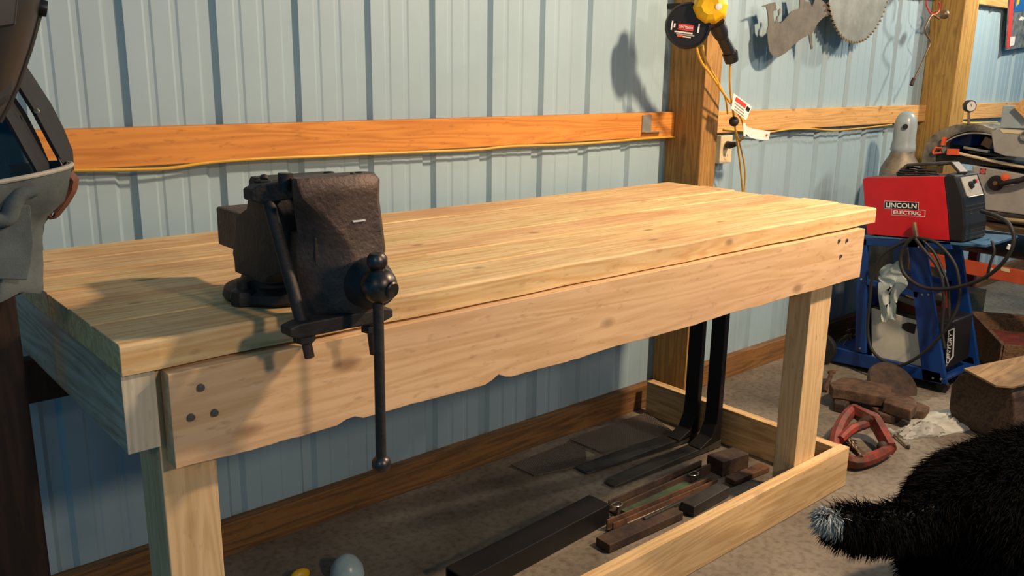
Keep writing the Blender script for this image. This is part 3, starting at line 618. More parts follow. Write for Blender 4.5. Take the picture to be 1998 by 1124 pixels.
t = thing('paper_tag', 'curled white paper tag with a red dot hanging over the cable', 'tag', P(1452,250,'y',-.2)); mb = MB()
up = [(1452,243),(1462,249),(1474,252),(1488,254),(1503,257)]; dn = [(1452,258),(1463,268),(1476,272),(1489,273),(1500,273)]
yy = [-.2,-.205,-.20,-.19,-.195]
A = [P(*p, 'y', q) for p, q in zip(up, yy)]; B = [P(*p, 'y', q) for p, q in zip(dn, yy)]
vs2 = A+B+[p+Vector((0,.0012,0)) for p in A+B]; f2 = []
for i in range(4): f2 += [(i,i+1,5+i+1,5+i),(10+i,15+i,16+i,11+i)]
mb.add(vs2, f2).build('card', M['white'], t, smooth=True)
MB().lathe([(.006,0),(.006,.001),(.0001,.001)], P(1496,264,'y',-.194), (0,-1,0), 10).build('red_dot', M['labelred'], t)
MB().prism([P(u, v, 'y', -.21) for u, v in ((1450,240),(1455,240),(1455,266),(1451,266))], lambda p, q: p+Vector((0,q,0)), 0, .002).build('fold_strip', M['white'], t)
# ------------------------------------------------------------------ wall: steel animal silhouette, saw blade
cy_ = -.06
sil = [(1487,12),(1501,7),(1513,4),(1516,20),(1509,22),(1510,40),(1514,46),(1516,33),(1520,29),(1519,20),(1523,17),(1523,25),(1519,33),(1518,42),(1523,46),(1530,40),(1545,22),(1560,17),(1561,0),(1560,-20),(1568,-20),(1572,3),(1580,4),(1585,14),(1592,-4),(1596,-25),(1602,-25),(1604,0),(1612,8),(1622,0),(1640,5),(1640,20),(1625,30),(1608,33),(1596,45),(1588,60),(1584,66),(1586,95),(1583,96),(1580,80),(1579,68),(1565,75),(1548,88),(1534,103),(1520,111),(1509,110),(1502,101),(1499,85),(1497,60),(1500,50),(1499,30),(1496,14),(1490,14)]
mb = MB(); mb.prism([P(u, v, 'y', cy_) for u, v in sil], lambda p, q: p+Vector((0,q,0)), 0, .004)
so = thing('animal_silhouette', 'grey cut-out steel animal silhouette hanging on the wall left of the saw blade', 'wall ornament', P(1550,60,'y',cy_))
mb.build('steel_plate', M['silhouette'], so)
for u, v in ((1540,70),(1600,15)): MB().tube([P(u,v,'y',cy_+.004), P(u,v,'y',cy_+.004)+Vector((0,YW-cy_+.01,0))], .004, 8, 1).build('mounting_peg', M['iron'], so)
scn, srad = P(1680, -44, 'y', -.07), None
cedge = P(1681, 86, 'y', -.07); srad = scn.z-cedge.z
mb = MB(); N_ = 72; pol = []
for k in range(N_):
    a = 2*PI*k/N_; r_ = srad
    for da, rr in ((0,.955),(.25,1.0),(.55,.985),(.95,.955)):
        aa = a+2*PI/N_*da; pol.append(Vector((scn.x+r_*rr*math.cos(aa), -.07, scn.z+r_*rr*math.sin(aa))))
mb.prism(pol, lambda p, q: p+Vector((0,q,0)), 0, .004)
sb = thing('saw_blade', 'big toothed circular saw blade hanging on the wall', 'saw blade', scn)
mb.build('blade_disc', M['saw'], sb)
MB().lathe([(.03,0),(.03,.006),(.012,.008),(.012,.012),(.0001,.012)], (scn.x,-.072,scn.z), (0,-1,0), 20).build('arbor', M['iron'], sb)
MB().tube([Vector((scn.x,-.068,scn.z)), Vector((scn.x,YW+.01,scn.z))], .01, 10, 1).build('mounting_peg', M['iron'], sb)
for k in range(N_):
    a = 2*PI*(k+.3)/N_
    if -PI*1.02 < math.atan2(math.sin(a), math.cos(a)) < PI*.02:
        c = Vector((scn.x+srad*.985*math.cos(a), -.069, scn.z+srad*.985*math.sin(a)))
        o = MB().box(c.x-.0042, c.x+.0042, -.0745, -.063, c.z-.0042, c.z+.0042).build('tooth_tip', M['sawtip'], sb)
# hanging hook and cranked socket bar
hk = thing('hanging_hook', 'red double hook at top right holding the bent socket bar', 'hook', P(1818,0,'y',-.10))
MB().tube([P(u, v, 'y', -.10) for u, v in ((1812,-40),(1808,0),(1808,12),(1818,28),(1830,24),(1834,10),(1831,4))], .0042, 8, 4).build('hook_wire', M['redhook'], hk, smooth=True)
MB().tube([P(u, v, 'y', -.10) for u, v in ((1812,-40),(1820,-45),(1826,-30),(1822,0))], .0042, 8, 4).build('hook_wire', M['redhook'], hk, smooth=True)
MB().box(P(1812,-40,'y',-.10).x-.02, P(1812,-40,'y',-.10).x+.04, -.11, 0, 1.90, 1.93).build('hook_plate', M['redhook'], hk)
br_ = thing('cranked_socket_bar', 'long bent steel socket bar with a round knob hanging from the red hook', 'socket bar', P(1800,160,'y',-.10))
MB().tube([P(u, v, 'y', -.10) for u, v in ((1838,30),(1832,36),(1822,30),(1816,32),(1806,52),(1806,64),(1815,82),(1810,96),(1798,125),(1782,158))], .0052, 10, 4).build('bar', M['tanmetal'], br_, smooth=True)
MB().tube([P(1783,153,'y',-.10), P(1778,166,'y',-.10)], .010, 12, 1).build('socket', M['rustdark'], br_, smooth=True)
MB().ball(P(1843,28,'y',-.11), .025, 10).build('knob', M['tanmetal'], br_, smooth=True)
# poster at the right edge
ps = thing('wall_poster', 'blue and grey poster with a red edge at the top right corner', 'poster', P(1980,90,'y',.0))
def quad(uv, y, t, mat, name, par): return MB().prism([P(u, v, 'y', y) for u, v in uv], lambda p, q: p+Vector((0,q,0)), 0, t).build(name, mat, par)
quad([(1962,98),(1972,-60),(2150,-90),(2150,68)], -.004, .004, M['poster_grey'], 'sheet', ps)
quad([(1964,95),(1974,-60),(1982,-62),(1972,93)], -.006, .001, M['labelred'], 'red_edge', ps)
quad([(1979,24),(1984,-62),(2150,-92),(2150,0)], -.006, .001, M['poster_blue'], 'blue_panel', ps)
quad([(1970,91),(1971,72),(1981,71),(1979,88)], -.008, .001, M['white'], 'small_label', ps)
quad([(1983,12),(1986,-20),(1991,-21),(1989,6)], -.008, .001, M['yellow'], 'yellow_figure', ps)
quad([(1988,40),(1992,32),(2000,34),(1996,40)], -.008, .001, M['white'], 'small_label', ps)
# ------------------------------------------------------------------ gas cylinder
gc = thing('gas_cylinder', 'dusty grey gas cylinder with a rounded cap standing behind the red welder', 'gas cylinder', (4.14,-.2,0))
MB().lathe([(.085,.002),(.1,.03),(.1,.93),(.097,.965),(.080,1.00),(.062,1.03),(.056,1.055),(.0001,1.055)], (4.14,-.2,0), (0,0,1), 36).build('bottle', M['tank'], gc, smooth=True)
cp = MB().lathe([(.056,0),(.062,.01),(.060,.03),(.055,.06),(.055,.14),(.051,.165),(.040,.188),(.022,.203),(.0001,.208)], (4.14,-.2,1.05), (0,0,1), 32).build('valve_cap', M['cap'], gc, smooth=True)
hc = P(1752,246,'x',4.09); MB().lathe([(.013,-.02),(.013,.012),(.0001,.0125)], Vector((4.09,-.222,hc.z)), (-.9,-.45,0), 16).build('cap_hole', M['black'], cp)
# ------------------------------------------------------------------ welding cart
XW = 3.62
W = lambda u, v, dx=0: P(u, v, 'x', XW+dx)
cart = thing('welding_cart', 'blue steel welding cart carrying the red welder', 'cart', (3.8,-.5,0))
def side_frame(dx):
    mb = MB(); T = .028
    def plate(uv, t=.022):
        A = [W(u, v) for u, v in uv]; mb.prism([Vector((dx, p.y, p.z)) for p in A], lambda p, q: p+Vector((q,0,0)), 0, t)
    plate([(1770,466),(1803,466),(1846,750),(1800,742)])
    plate([(1674,466),(1691,466),(1688,690),(1668,684)])
    plate([(1674,462),(1855,472),(1857,487),(1674,478)])
    plate([(1690,555),(1790,582),(1792,570),(1690,545)])
    plate([(1618,676),(1835,728),(1838,750),(1612,702)])
    plate([(1714,468),(1727,468),(1724,520),(1716,520)]) if False else None
    return mb
for dx in (XW, 3.985): side_frame(dx).build('side_frame', M['blue'], cart, bevel=.002)
z_t = W(1750,470).z; 
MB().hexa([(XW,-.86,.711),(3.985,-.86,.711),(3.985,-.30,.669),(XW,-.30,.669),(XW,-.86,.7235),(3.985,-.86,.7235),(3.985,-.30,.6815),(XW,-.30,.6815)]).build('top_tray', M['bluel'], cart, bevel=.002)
MB().box(XW+.022, 3.985, -.62, -.33, .43, .438).build('middle_shelf', M['blue'], cart, bevel=.002)
MB().box(XW+.022, 3.985, -.76, -.16, .055, .068).build('bottom_shelf', M['blue'], cart, bevel=.002)
MB().box(XW+.022, 3.985, -.345, -.335, .07, .43).build('back_panel', M['blue'], cart)
for u, v in ((1681,472),(1681,545),(1678,680),(1793,482),(1800,575),(1812,575),(1820,738),(1836,740)):
    c = W(u, v); MB().lathe([(.006,0),(.005,.003),(.0001,.004)], c, (-1,0,0), 10).build('screw_head', M['gauge'], cart, smooth=True)
for yy, xx in ((-.75,3.66),(-.75,3.95)):
    MB().lathe([(.012,-.012),(.026,-.012),(.028,0),(.026,.012),(.012,.012)], (xx,yy,.028), (1,0,0), 20).build('caster', M['rubber'], cart, smooth=True)
for xx in (3.59, 4.03):
    MB().lathe([(.02,-.018),(.075,-.016),(.080,0),(.075,.016),(.02,.018)], (xx,-.165,.080), (1,0,0), 28).build('wheel', M['rubber'], cart, smooth=True)
# ------------------------------------------------------------------ red welder
rw = thing('red_welder', 'red welding machine with black front standing on the blue cart', 'welder', (3.74,-.55,.72))
q0 = lambda u, v: W(u, v)
A = [q0(1683,350), q0(1692,457), q0(1853,470), q0(1850,420), q0(1842,344), q0(1690,346)]
side = MB(); side.prism([Vector((XW, p.y, p.z)) for p in A], lambda p, q: p+Vector((q,0,0)), 0, .012); sp = side.build('side_panel', M['weldred'], rw, bevel=.002)
MB().prism([Vector((XW+.012, p.y, p.z)) for p in A], lambda p, q: p+Vector((q,0,0)), 0, .205).build('housing', M['blade'], rw, bevel=.004)
MB().prism([Vector((XW+.218, p.y, p.z)) for p in A], lambda p, q: p+Vector((q,0,0)), 0, .012).build('side_panel', M['weldred'], rw, bevel=.002)
# black moulded front, sloping control face
F = [q0(1853,470), q0(1850,420), q0(1842,344), q0(1849,338), q0(1866,344), q0(1880,385), q0(1884,440), q0(1880,473)]
fr = MB().prism([Vector((XW-.004, p.y, p.z)) for p in F], lambda p, q: p+Vector((q,0,0)), 0, .238).build('front_bezel', M['plastic'], rw, bevel=.008)
# control panel on front face
fy0, fz0, fy1, fz1 = F[5].y, F[5].z, F[4].y, F[4].z
up_ = Vector((0, fy1-fy0, fz1-fz0)).normalized(); out = Vector((1,0,0)).cross(up_); out = out if out.y < 0 else -out
oc_ = Vector((XW+.115, (fy0+fy1)/2, (fz0+fz1)/2))
cpnl = dec(-.085,.085,-.048,.040, M['steelgrey'], 'control_panel', .001, rw, oc_, Vector((1,0,0)), up_, out, .004)
MB().lathe([(.018,0),(.016,.012),(.0001,.013)], oc_+out*.005+Vector((-.02,0,0))+up_*-.002, out, 18).build('dial', M['plastic'], cpnl, smooth=True)
MB().lathe([(.010,0),(.009,.009),(.0001,.010)], oc_+out*.005+Vector((.03,0,0))+up_*.012, out, 14).build('dial', M['plastic'], cpnl, smooth=True)
dec(.045,.075,.005,.022, M['labelred'], 'panel_mark', .005, cpnl, oc_, Vector((1,0,0)), up_, out, .001)
dec(-.075,.075,-.055,-.050, M['white'], 'panel_trim', .004, rw, oc_, Vector((1,0,0)), up_, out, .004)
for k in range(9):
    t = k/8; a = F[6].lerp(F[7], t*.9+.05) if False else F[5].lerp(F[7], .22+.72*t)
    MB().box(XW+.01, XW+.22, a.y-.006, a.y+.006, a.z-.0035, a.z+.0035).build('vent_louvre', M['rubber'], rw)
# logo on the red side panel
X_, Y_, N2 = Vector((0,-1,-.0)), Vector((0,0,1)), Vector((-1,0,0))
lo = Vector((XW-.0005, W(1727,408).y, W(1727,408).z))
tilt = (W(1805,421)-W(1735,417)); X_ = Vector((0, -1, .0)).normalized()
# the logo line runs along the panel
tl, tr = W(1727,406), W(1790,409); X_ = Vector((0, tr.y-tl.y, tr.z-tl.z)).normalized(); Y_ = N2.cross(X_); Y_ = Y_ if Y_.z > 0 else -Y_
L1 = (tr-tl).length; o1 = Vector((XW, tl.y, tl.z))
dec(-.005,L1*1.03,-.003,.034, M['letter'], 'logo_border', 0, sp, o1, X_, Y_, N2, .001)
dec(-.003,L1*1.03-.002,-.001,.032, M['black'], 'logo_plate', .0005, sp, o1, X_, Y_, N2, .001)
text('LINCOLN', 'logo_lettering', M['letter'], sp, o1+X_*.004+Y_*.004+N2*.0016, X_, Y_, .023, L1*.95, bold=.02)
o2 = Vector((XW, W(1741,418).y, W(1741,418).z)); L2 = (W(1805,421)-W(1741,418)).length
dec(-.004,L2*1.0,-.004,.027, M['letter'], 'logo_border', 0, sp, o2, X_, Y_, N2, .0008)
dec(-.002,L2*1.0-.002,-.002,.025, M['weldred'], 'logo_plate', .0003, sp, o2, X_, Y_, N2, .0008)
text('ELECTRIC', 'logo_lettering', M['letter'], sp, o2+X_*.006+Y_*.002+N2*.0012, X_, Y_, .017, L2*.84, bold=.02)
# carry handle
hz = [q0(1760,341), q0(1765,325), q0(1858,316), q0(1872,326), q0(1880,340)]
mb = MB(); 
for a, b in ((P(1755,345,'x',XW+.11), P(1772,322,'x',XW+.11)), (P(1772,322,'x',XW+.11), P(1862,317,'x',XW+.11)), (P(1862,317,'x',XW+.11), P(1880,338,'x',XW+.09))): mb.bar(a, b, .05, .014)
mb.build('carry_handle', M['blade'], rw, bevel=.004)
# coiled cable on top
t = thing('coiled_cable', 'thin black cable coiled on top of the red welder under its handle', 'cable', (3.72,-.5,.96))
mb = MB()
for k in range(3):
    c = P(1792, 341-k*3, 'x', XW+.10); pts = [c+Vector((.045*math.sin(2*PI*j/14), .10*math.cos(2*PI*j/14)*(1-.1*k), .004*k+.006*math.sin(4*PI*j/14))) for j in range(14)]
    mb.tube(pts, .0048, 8, 3, close=True)
mb.build('cable_coil', M['rubber'], t, smooth=True)
# ------------------------------------------------------------------ second welder in the cart
cw = thing('boxed_welder', 'old white-sided welder with black front on the lower shelf of the blue cart', 'welder', (3.80,-.55,.07))
XB = 3.655
q1 = lambda u, v: P(u, v, 'x', XB)
A = [q1(1700,602), q1(1702,690), q1(1800,716), q1(1800,638), q1(1712,600)]
MB().prism([Vector((XB, p.y, p.z)) for p in [q1(1700,600), q1(1701,694), q1(1800,716), q1(1798,628)]], lambda p, q: p+Vector((q,0,0)), 0, .004).build('side_panel', M['cwhite'], cw, bevel=.001)
MB().prism([Vector((XB+.005, p.y, p.z)) for p in [q1(1700,596), q1(1701,696), q1(1842,722), q1(1850,632)]], lambda p, q: p+Vector((q,0,0)), 0, .27).build('housing', M['plastic'], cw, bevel=.006)
c = q1(1776,640); MB().prism([Vector((XB-.003, p.y, p.z)) for p in [q1(1761,632), q1(1772,629), q1(1788,633), q1(1784,652), q1(1768,646), q1(1760,640)]], lambda p, q: p+Vector((q,0,0)), 0, .003).build('side_badge', M['black'], cw)
yb = -.80; A = [P(u, v, 'x', XB-.004) for u, v in ((1850,645),(1862,640),(1860,696),(1845,716))]
la = MB(); la.prism(A, lambda p, q: p+Vector((q,0,0)), 0, .004); la.build('name_label_border', M['letter'], cw)
A = [P(u, v, 'x', XB-.0045) for u, v in ((1852,647),(1860,643),(1858,694),(1847,712))]
MB().prism(A, lambda p, q: p+Vector((q,0,0)), 0, .002).build('name_label', M['black'], cw)
pa, pb = P(1849.5,709,'x',XB-.0065), P(1856,648,'x',XB-.0065); xd = (pb-pa).normalized(); yd = Vector((-1,0,0)).cross(xd)
text('CENTURY', 'name_lettering', M['letter'], cw, pa+yd*-.006, xd, yd, .014, (pb-pa).length*.97, bold=.01)
MB().prism([Vector((XB+.06, p.y, p.z)) for p in [q1(1740,578), q1(1740,590), q1(1798,612), q1(1798,600)]], lambda p, q: p+Vector((q,0,0)), 0, .02).build('carry_handle', M['steelgrey'], cw, bevel=.003)
# rag draped over the shelf
def cloth(rows, th, mat, name, lab, cat, jit=.006):
    K = len(rows[0]); mb = MB(); vs2 = [Vector(p)+Vector([random.uniform(-jit,jit) for _ in range(3)]) for r_ in rows for p in r_]; nn = len(vs2); vs2 += [p+Vector((th,0,-th*.3)) for p in vs2]; f2 = []
    for i in range(len(rows)-1):
        for k in range(K-1): f2 += [(i*K+k,i*K+k+1,(i+1)*K+k+1,(i+1)*K+k),(nn+i*K+k,nn+(i+1)*K+k,nn+(i+1)*K+k+1,nn+i*K+k+1)]
    o = mb.add(vs2, f2).build(name, mat, smooth=True); s_ = o.modifiers.new('sub', 'SUBSURF'); s_.levels = s_.render_levels = 2
    return tag(o, lab, cat)
rw_ = []
for v, u0, u1, dx in ((512,1738,1757,.06),(522,1718,1764,.04),(535,1714,1768,.03),(548,1714,1772,-.01),(560,1713,1768,-.02),(575,1714,1750,-.015),(592,1716,1750,-.012),(610,1718,1748,-.012),(626,1720,1748,-.012)):
    rw_.append([P(u0+(u1-u0)*k/5, v+6*math.sin(k*1.3), 'x', XW+dx+.012*math.sin(k*2.1+v)) for k in range(6)])
cloth(rw_, .003, M['rag'], 'pale_rag', 'pale blue-grey rag draped over the middle shelf of the blue cart', 'rag', .003)
# welding leads hung on the cart
gun = [(1783,436,-.03),(1786,452,-.035),(1790,470,-.04)]
lead = thing('welding_leads', 'black welding leads looped over the front of the blue cart', 'cables', (3.58,-.6,.3))
def lead_t(uv, r, nm='lead', mat='rubber'): MB().tube([P(u, v, 'x', XW+dx) for u, v, dx in uv], r, 10, 5).build(nm, M[mat], lead, smooth=True)
lead_t([(1784,434,-.02),(1786,450,-.02),(1789,464,-.02)], [.009,.011,.010], 'torch_end', 'tanmetal')
lead_t([(1783,462,-.03),(1765,480,-.035),(1757,505,-.035),(1765,535,-.04),(1795,558,-.045),(1830,564,-.05),(1870,560,-.06),(1915,545,-.08),(1950,520,-.1),(1972,490,-.11),(1978,462,-.11),(1968,436,-.1),(1945,422,-.05),(1915,412,.02)], .0085)
lead_t([(1790,464,-.03),(1820,470,-.03),(1845,490,-.035),(1865,520,-.04),(1872,560,-.04),(1868,600,-.04),(1840,650,-.05),(1800,690,-.05),(1760,712,-.05),(1725,705,-.05),(1700,680,-.04),(1693,640,-.03),(1697,590,-.03),(1703,540,-.03),(1725,495,-.03),(1780,464,-.03)], .0075)
lead_t([(1786,466,-.045),(1805,490,-.045),(1825,515,-.05),(1838,545,-.05),(1842,590,-.05),(1838,640,-.05),(1843,680,-.05)], .0075)
lead_t([(1800,468,-.03),(1822,492,-.03),(1836,520,-.035),(1850,560,-.04),(1852,620,-.04)], .0065)
lead_t([(1935,470,-.02),(1940,490,-.03),(1932,515,-.03),(1925,545,-.03)], .006)
lead_t([(1968,486,-.108),(1972,478,-.108)], .0105, 'tape_wrap', 'letter')
# blue side bracket at the front right of the cart
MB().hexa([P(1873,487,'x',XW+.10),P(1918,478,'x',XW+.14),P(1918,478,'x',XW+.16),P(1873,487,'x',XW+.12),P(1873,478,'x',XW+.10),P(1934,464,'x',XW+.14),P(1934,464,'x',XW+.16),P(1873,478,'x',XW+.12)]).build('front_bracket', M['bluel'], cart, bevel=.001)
# ------------------------------------------------------------------ far table with machines
XT = 4.40
T = lambda u, v, dx=0: P(u, v, 'x', XT+dx)
tb = thing('shop_table', 'wooden shop table with an orange steel beam at the right edge', 'table', (4.75,-.75,0))
MB().hexa([(XT,-1.3,.655),(5.15,-1.3,.655),(5.15,-.15,.672),(XT,-.15,.672),(XT,-1.3,.695),(5.15,-1.3,.695),(5.15,-.15,.712),(XT,-.15,.712)]).build('tabletop', M['table'], tb, bevel=.003)
bm_ = MB().hexa([(XT,-1.25,.40),(XT+.03,-1.25,.40),(XT+.03,-.15,.425),(XT,-.15,.425),(XT,-1.25,.468),(XT+.03,-1.25,.468),(XT+.03,-.15,.497),(XT,-.15,.497)]).build('steel_beam', plain('orange_red_beam', (.60,.10,.04), rough=.5, var=.25), tb, bevel=.002)
for u0, u1 in ((1928,1942),(1953,1970)):
    MB().prism([T(u0,521,-.002),T(u1,525,-.002),T(u1,532,-.002),T(u0,528,-.002)], lambda p, q: p+Vector((q,0,0)), 0, .002).build('beam_label', M['ivory'], bm_)
redleg = plain('red_leg', (.35,.03,.02), rough=.5)
for xx, yy in ((XT+.04,-.38),(XT+.04,-1.2),(5.05,-.25),(5.05,-1.2)):
    MB().box(xx, xx+.05, yy-.05, yy, 0, .655).build('leg', redleg, tb, bevel=.002)
MB().box(XT+.10, 5.1, -1.2, -.2, .52, .55).build('lower_shelf', M['darkwood'], tb)
gm = thing('grey_welder', 'dusty grey welding machine with a black dial on the far table', 'welder', (4.6,-.7,.72))
A = [T(1897,322), Vector((XT, T(1897,380).y, .767)), Vector((XT,-1.08,.757)), T(2060,352)]
MB().prism([Vector((XT, p.y, p.z)) for p in A], lambda p, q: p+Vector((q,0,0)), 0, .36).build('housing', M['steelgrey'], gm, bevel=.006)
A = [T(1880,398), T(1880,424), T(2060,462), T(2060,432)]
MB().hexa([(XT-.015,-1.1,.7135),(XT+.40,-1.1,.7135),(XT+.40,-.46,.7155),(XT-.015,-.46,.7155),(XT-.015,-1.1,.755),(XT+.40,-1.1,.755),(XT+.40,-.46,.765),(XT-.015,-.46,.765)]).build('base_rail', M['blade'], gm, bevel=.003)
kc = Vector((XT-.0, T(1945,357).y, T(1945,357).z))
dl = MB().lathe([(.036,0),(.040,.01),(.038,.02),(.022,.024),(.0001,.018)], kc, (-1,0,0), 24).build('dial', M['plastic'], gm, smooth=True)
MB().lathe([(.012,.018),(.011,.027),(.0001,.028)], kc, (-1,0,0), 12).build('dial_centre', M['tanmetal'], dl, smooth=True)
e = T(1962,346,-.01); MB().lathe([(.019,-.01),(.019,.012),(.0001,.016)], e, (-1,0,0), 8).build('orange_switch', M['orange'], gm, bevel=.001)
e = T(1918,334,-.001); mb = MB()
for a, b, c, d in ((-.014,.014,.009,.014),(-.014,.014,-.014,-.009),(-.014,-.009,-.014,.014),(.009,.014,-.014,.014),(-.004,.004,-.004,.004)): mb.box(e.x-.001, e.x+.001, e.y+a, e.y+b, e.z+c, e.z+d)
mb.build('red_emblem', M['labelred'], gm)
tag(MB().tube([kc+Vector((-.028,-.03,-.003)), T(1970,355,-.04), T(1985,353,-.04), T(2010,345,-.04), T(2040,330,-.04)], [.012,.014,.014,.014,.014], 10, 4).build('thick_cable', M['rubber'], smooth=True), 'thick black cable curving right from the grey machine dial', 'cable')
# hose across table
tag(MB().tube([T(1915,412,-.02), T(1935,420,-.03), T(1960,428,-.04), T(2000,432,-.05), T(2040,436,-.05)], .011, 10, 4).build('tan_hose', plain('tan_hose', (.42,.32,.16), rough=.6), smooth=True), 'tan hose lying along the far table edge', 'hose')
# open case with arched lid
cs = thing('tool_case', 'black tool case with an arched dusty lid on top of the grey machine', 'tool case', (4.55,-.5,.985))
outer = [T(u, v) for u, v in ((1798,322),(1800,300),(1806,282),(1817,266),(1838,252),(1862,244),(1890,241),(1915,244),(1938,252))]
inn = [T(u, v) for u, v in ((1938,262),(1915,257),(1890,256),(1865,262),(1845,273),(1832,288),(1826,305),(1824,325))]
dusty = plain('dusty_black_plastic', (.30,.27,.20), rough=.7, col2=(.06,.055,.05), scale=6)
def fn(p, q): return Vector((XT+q, p.y, p.z))
mb = MB(); no = len(outer); 
pr = outer+inn
mb.prism(pr, fn, .0, .34); mb.build('lid', dusty, cs, smooth=True)
MB().hexa([(XT+.005,-1.05,.99),(XT+.33,-1.05,.99),(XT+.33,-.22,.99),(XT+.005,-.22,.99),(XT+.005,-1.05,1.0),(XT+.33,-1.05,1.0),(XT+.33,-.22,1.035),(XT+.005,-.22,1.035)]).build('tray', M['plastic'], cs, bevel=.003)
MB().tube([T(1865,298,-.002), T(1900,306,-.002), T(1950,317,-.002), T(2020,330,-.002)], .008, 8, 3).build('tray_rim', M['ivory'], cs, smooth=True)
MB().tube([T(1832,292,.002), T(1850,274,.002), T(1880,262,.002), T(1910,260,.002), T(1938,264,.002)], .004, 8, 4).build('lid_rim', M['steelgrey'], cs, smooth=True)
MB().prism([Vector((XT+.30, p.y, p.z)) for p in [T(1826,320), T(1826,300), T(1850,268), T(1890,256), T(1938,260), T(1938,320)]], fn if False else (lambda p, q: p+Vector((q,0,0))), 0, .01).build('case_back', M['rubber'], cs)
def small(name, c, sx, sy, sz, mat, lab, cat, rot=0):
    c = Vector(c); d = Vector((math.sin(rot)*.0, math.cos(rot), math.sin(rot)))
    mb = MB(); mb.bar(c-d*sy/2, c+d*sy/2, sx, sz, up=(0,-math.sin(rot),math.cos(rot))); return tag(mb.build(name, mat, bevel=.003), lab, cat)
oc2 = thing('spring_clamp', 'orange-handled spring clamp on the rim of the black case', 'clamp', T(1845,300,-.02))
mb = MB(); mb.bar(T(1843,268,-.012), T(1840,284,-.012), .016, .03, up=(1,0,0)); mb.build('handle', M['orange'], oc2, bevel=.003)
mb = MB(); mb.bar(T(1848,296,-.014), T(1871,297,-.014), .016, .033, up=(0,0,1)); mb.build('handle', M['orange'], oc2, bevel=.003)
MB().tube([T(u, v, -.014) for u, v in ((1820,297),(1826,288),(1838,289),(1836,298),(1822,300))], .006, 6, 1, close=True).build('clamp_ring', M['orange'], oc2)
MB().lathe([(.012,-.01),(.012,.01)], T(1843,291,-.014), (-1,0,0), 10).build('pivot', M['gauge'], oc2)
small('blue_tool', T(1885,272,.15), .12, .10, .06, M['blue'], 'dark blue tool in the middle of the black case', 'tool')
small('silver_wrench', T(1905,292,.05), .02, .13, .015, M['gauge'], 'shiny steel wrench lying across the case tray', 'wrench', .1)
small('dark_tool', T(1922,300,.06), .03, .16, .014, M['plastic'], 'dark flat tool in front of the shiny wrench', 'tool', .05)
small('tan_block', T(1930,278,.08), .05, .05, .05, M['tanmetal'], 'small tan block at the right end of the case', 'block', .4)
# pressure gauge
gg = thing('pressure_gauge', 'round pressure gauge on a stem in front of the far timber post', 'pressure gauge', T(1890,241))
gcn = T(1892,207); gax = Vector((-.55,-.83,0)).normalized()
MB().lathe([(.027,-.02),(.030,-.015),(.031,.01),(.029,.014),(.026,.012),(.0001,.012)], gcn, gax, 28).build('gauge_case', M['blade'], gg, smooth=True)
MB().lathe([(.025,.0125),(.025,.0135),(.0001,.0135)], gcn, gax, 24).build('dial_face', M['white'], gg)
MB().bar(gcn+gax*.015+Vector((.006,0,-.008)), gcn+gax*.015+Vector((-.010,0,.014)), .002, .001).build('needle', M['black'], gg)
MB().tube([gcn+Vector((0,0,-.028)), T(1890,242)], .0065, 10, 1).build('stem', M['tanmetal'], gg, smooth=True)
# grey tool at the right
gt = thing('grey_metal_tool', 'light grey boxy metal machine on top of the far right case', 'machine', T(1975,300,-.02))
A = [T(u, v, -.02) for u, v in ((1950,250),(1957,206),(2060,206),(2060,252))]
MB().prism(A, fn=lambda p, q: p+Vector((q,0,0)), a=0, b=.16).build('upper_body', M['cap'], gt, bevel=.004)
A = [T(u, v, -.02) for u, v in ((1938,258),(1950,250),(2060,258),(2060,312),(1965,304),(1944,296))]
MB().prism(A, fn=lambda p, q: p+Vector((q,0,0)), a=-.03, b=.18).build('lower_body', M['steelgrey'], gt, bevel=.004)
MB().prism([T(u, v, -.052) for u, v in ((1950,252),(1996,255),(1998,262),(1956,259))], fn=lambda p, q: p+Vector((q,0,0)), a=0, b=.01).build('bright_edge', M['ivory'], gt)
MB().tube([T(2000+8*math.cos(2*PI*k/12), 266+9*math.sin(2*PI*k/12), -.06) for k in range(12)], .005, 8, 2, close=True).build('ring', M['gauge'], gt, smooth=True)
mb = MB(); A = [T(u, v, -.05) for u, v in ((1977,209),(2000,190),(2024,205),(2003,236))]; mb.prism(A, fn=lambda p, q: p+Vector((q,0,0)), a=0, b=.03)
df = tag(mb.build('tilted_wooden_box', M['girt2'], bevel=.002), 'small tilted orange-brown box at the right edge above the grey machine', 'box')
# ------------------------------------------------------------------ floor clutter at the right
d1 = Vector((.825,.565,0)); d2 = Vector((.565,-.825,0)); B0 = Vector((4.02,-.86,0))
cr_ = thing('wooden_crate', 'low open wooden crate on the floor under the orange beam', 'crate', B0)
def wallbox(a, b, t, z0, z1, nm):
    MB().bar(a+Vector((0,0,(z0+z1)/2)), b+Vector((0,0,(z0+z1)/2)), t, z1-z0).build(nm, M['crate'], cr_, bevel=.002)
Lc, Wc = .62, .36
wallbox(B0, B0+d1*Lc, .02, .004, .19, 'side_board'); wallbox(B0+d2*Wc, B0+d1*Lc+d2*Wc, .02, .004, .19, 'side_board')
wallbox(B0, B0+d2*Wc, .02, .004, .19, 'end_board'); wallbox(B0+d1*Lc, B0+d1*Lc+d2*Wc, .02, .004, .19, 'end_board')
mb = MB(); mb.bar(B0+d2*Wc/2+Vector((0,0,.01)), B0+d1*Lc+d2*Wc/2+Vector((0,0,.01)), Wc-.02, .012); mb.build('bottom_board', M['crate'], cr_)
mb = MB(); mb.bar(B0+d1*.05+d2*Wc/2+Vector((0,0,.08)), B0+d1*.45+d2*Wc/2+Vector((0,0,.08)), Wc-.08, .12); tag(mb.build('red_box', M['redrust'], bevel=.004), 'dull red metal box inside the low wooden crate', 'box')
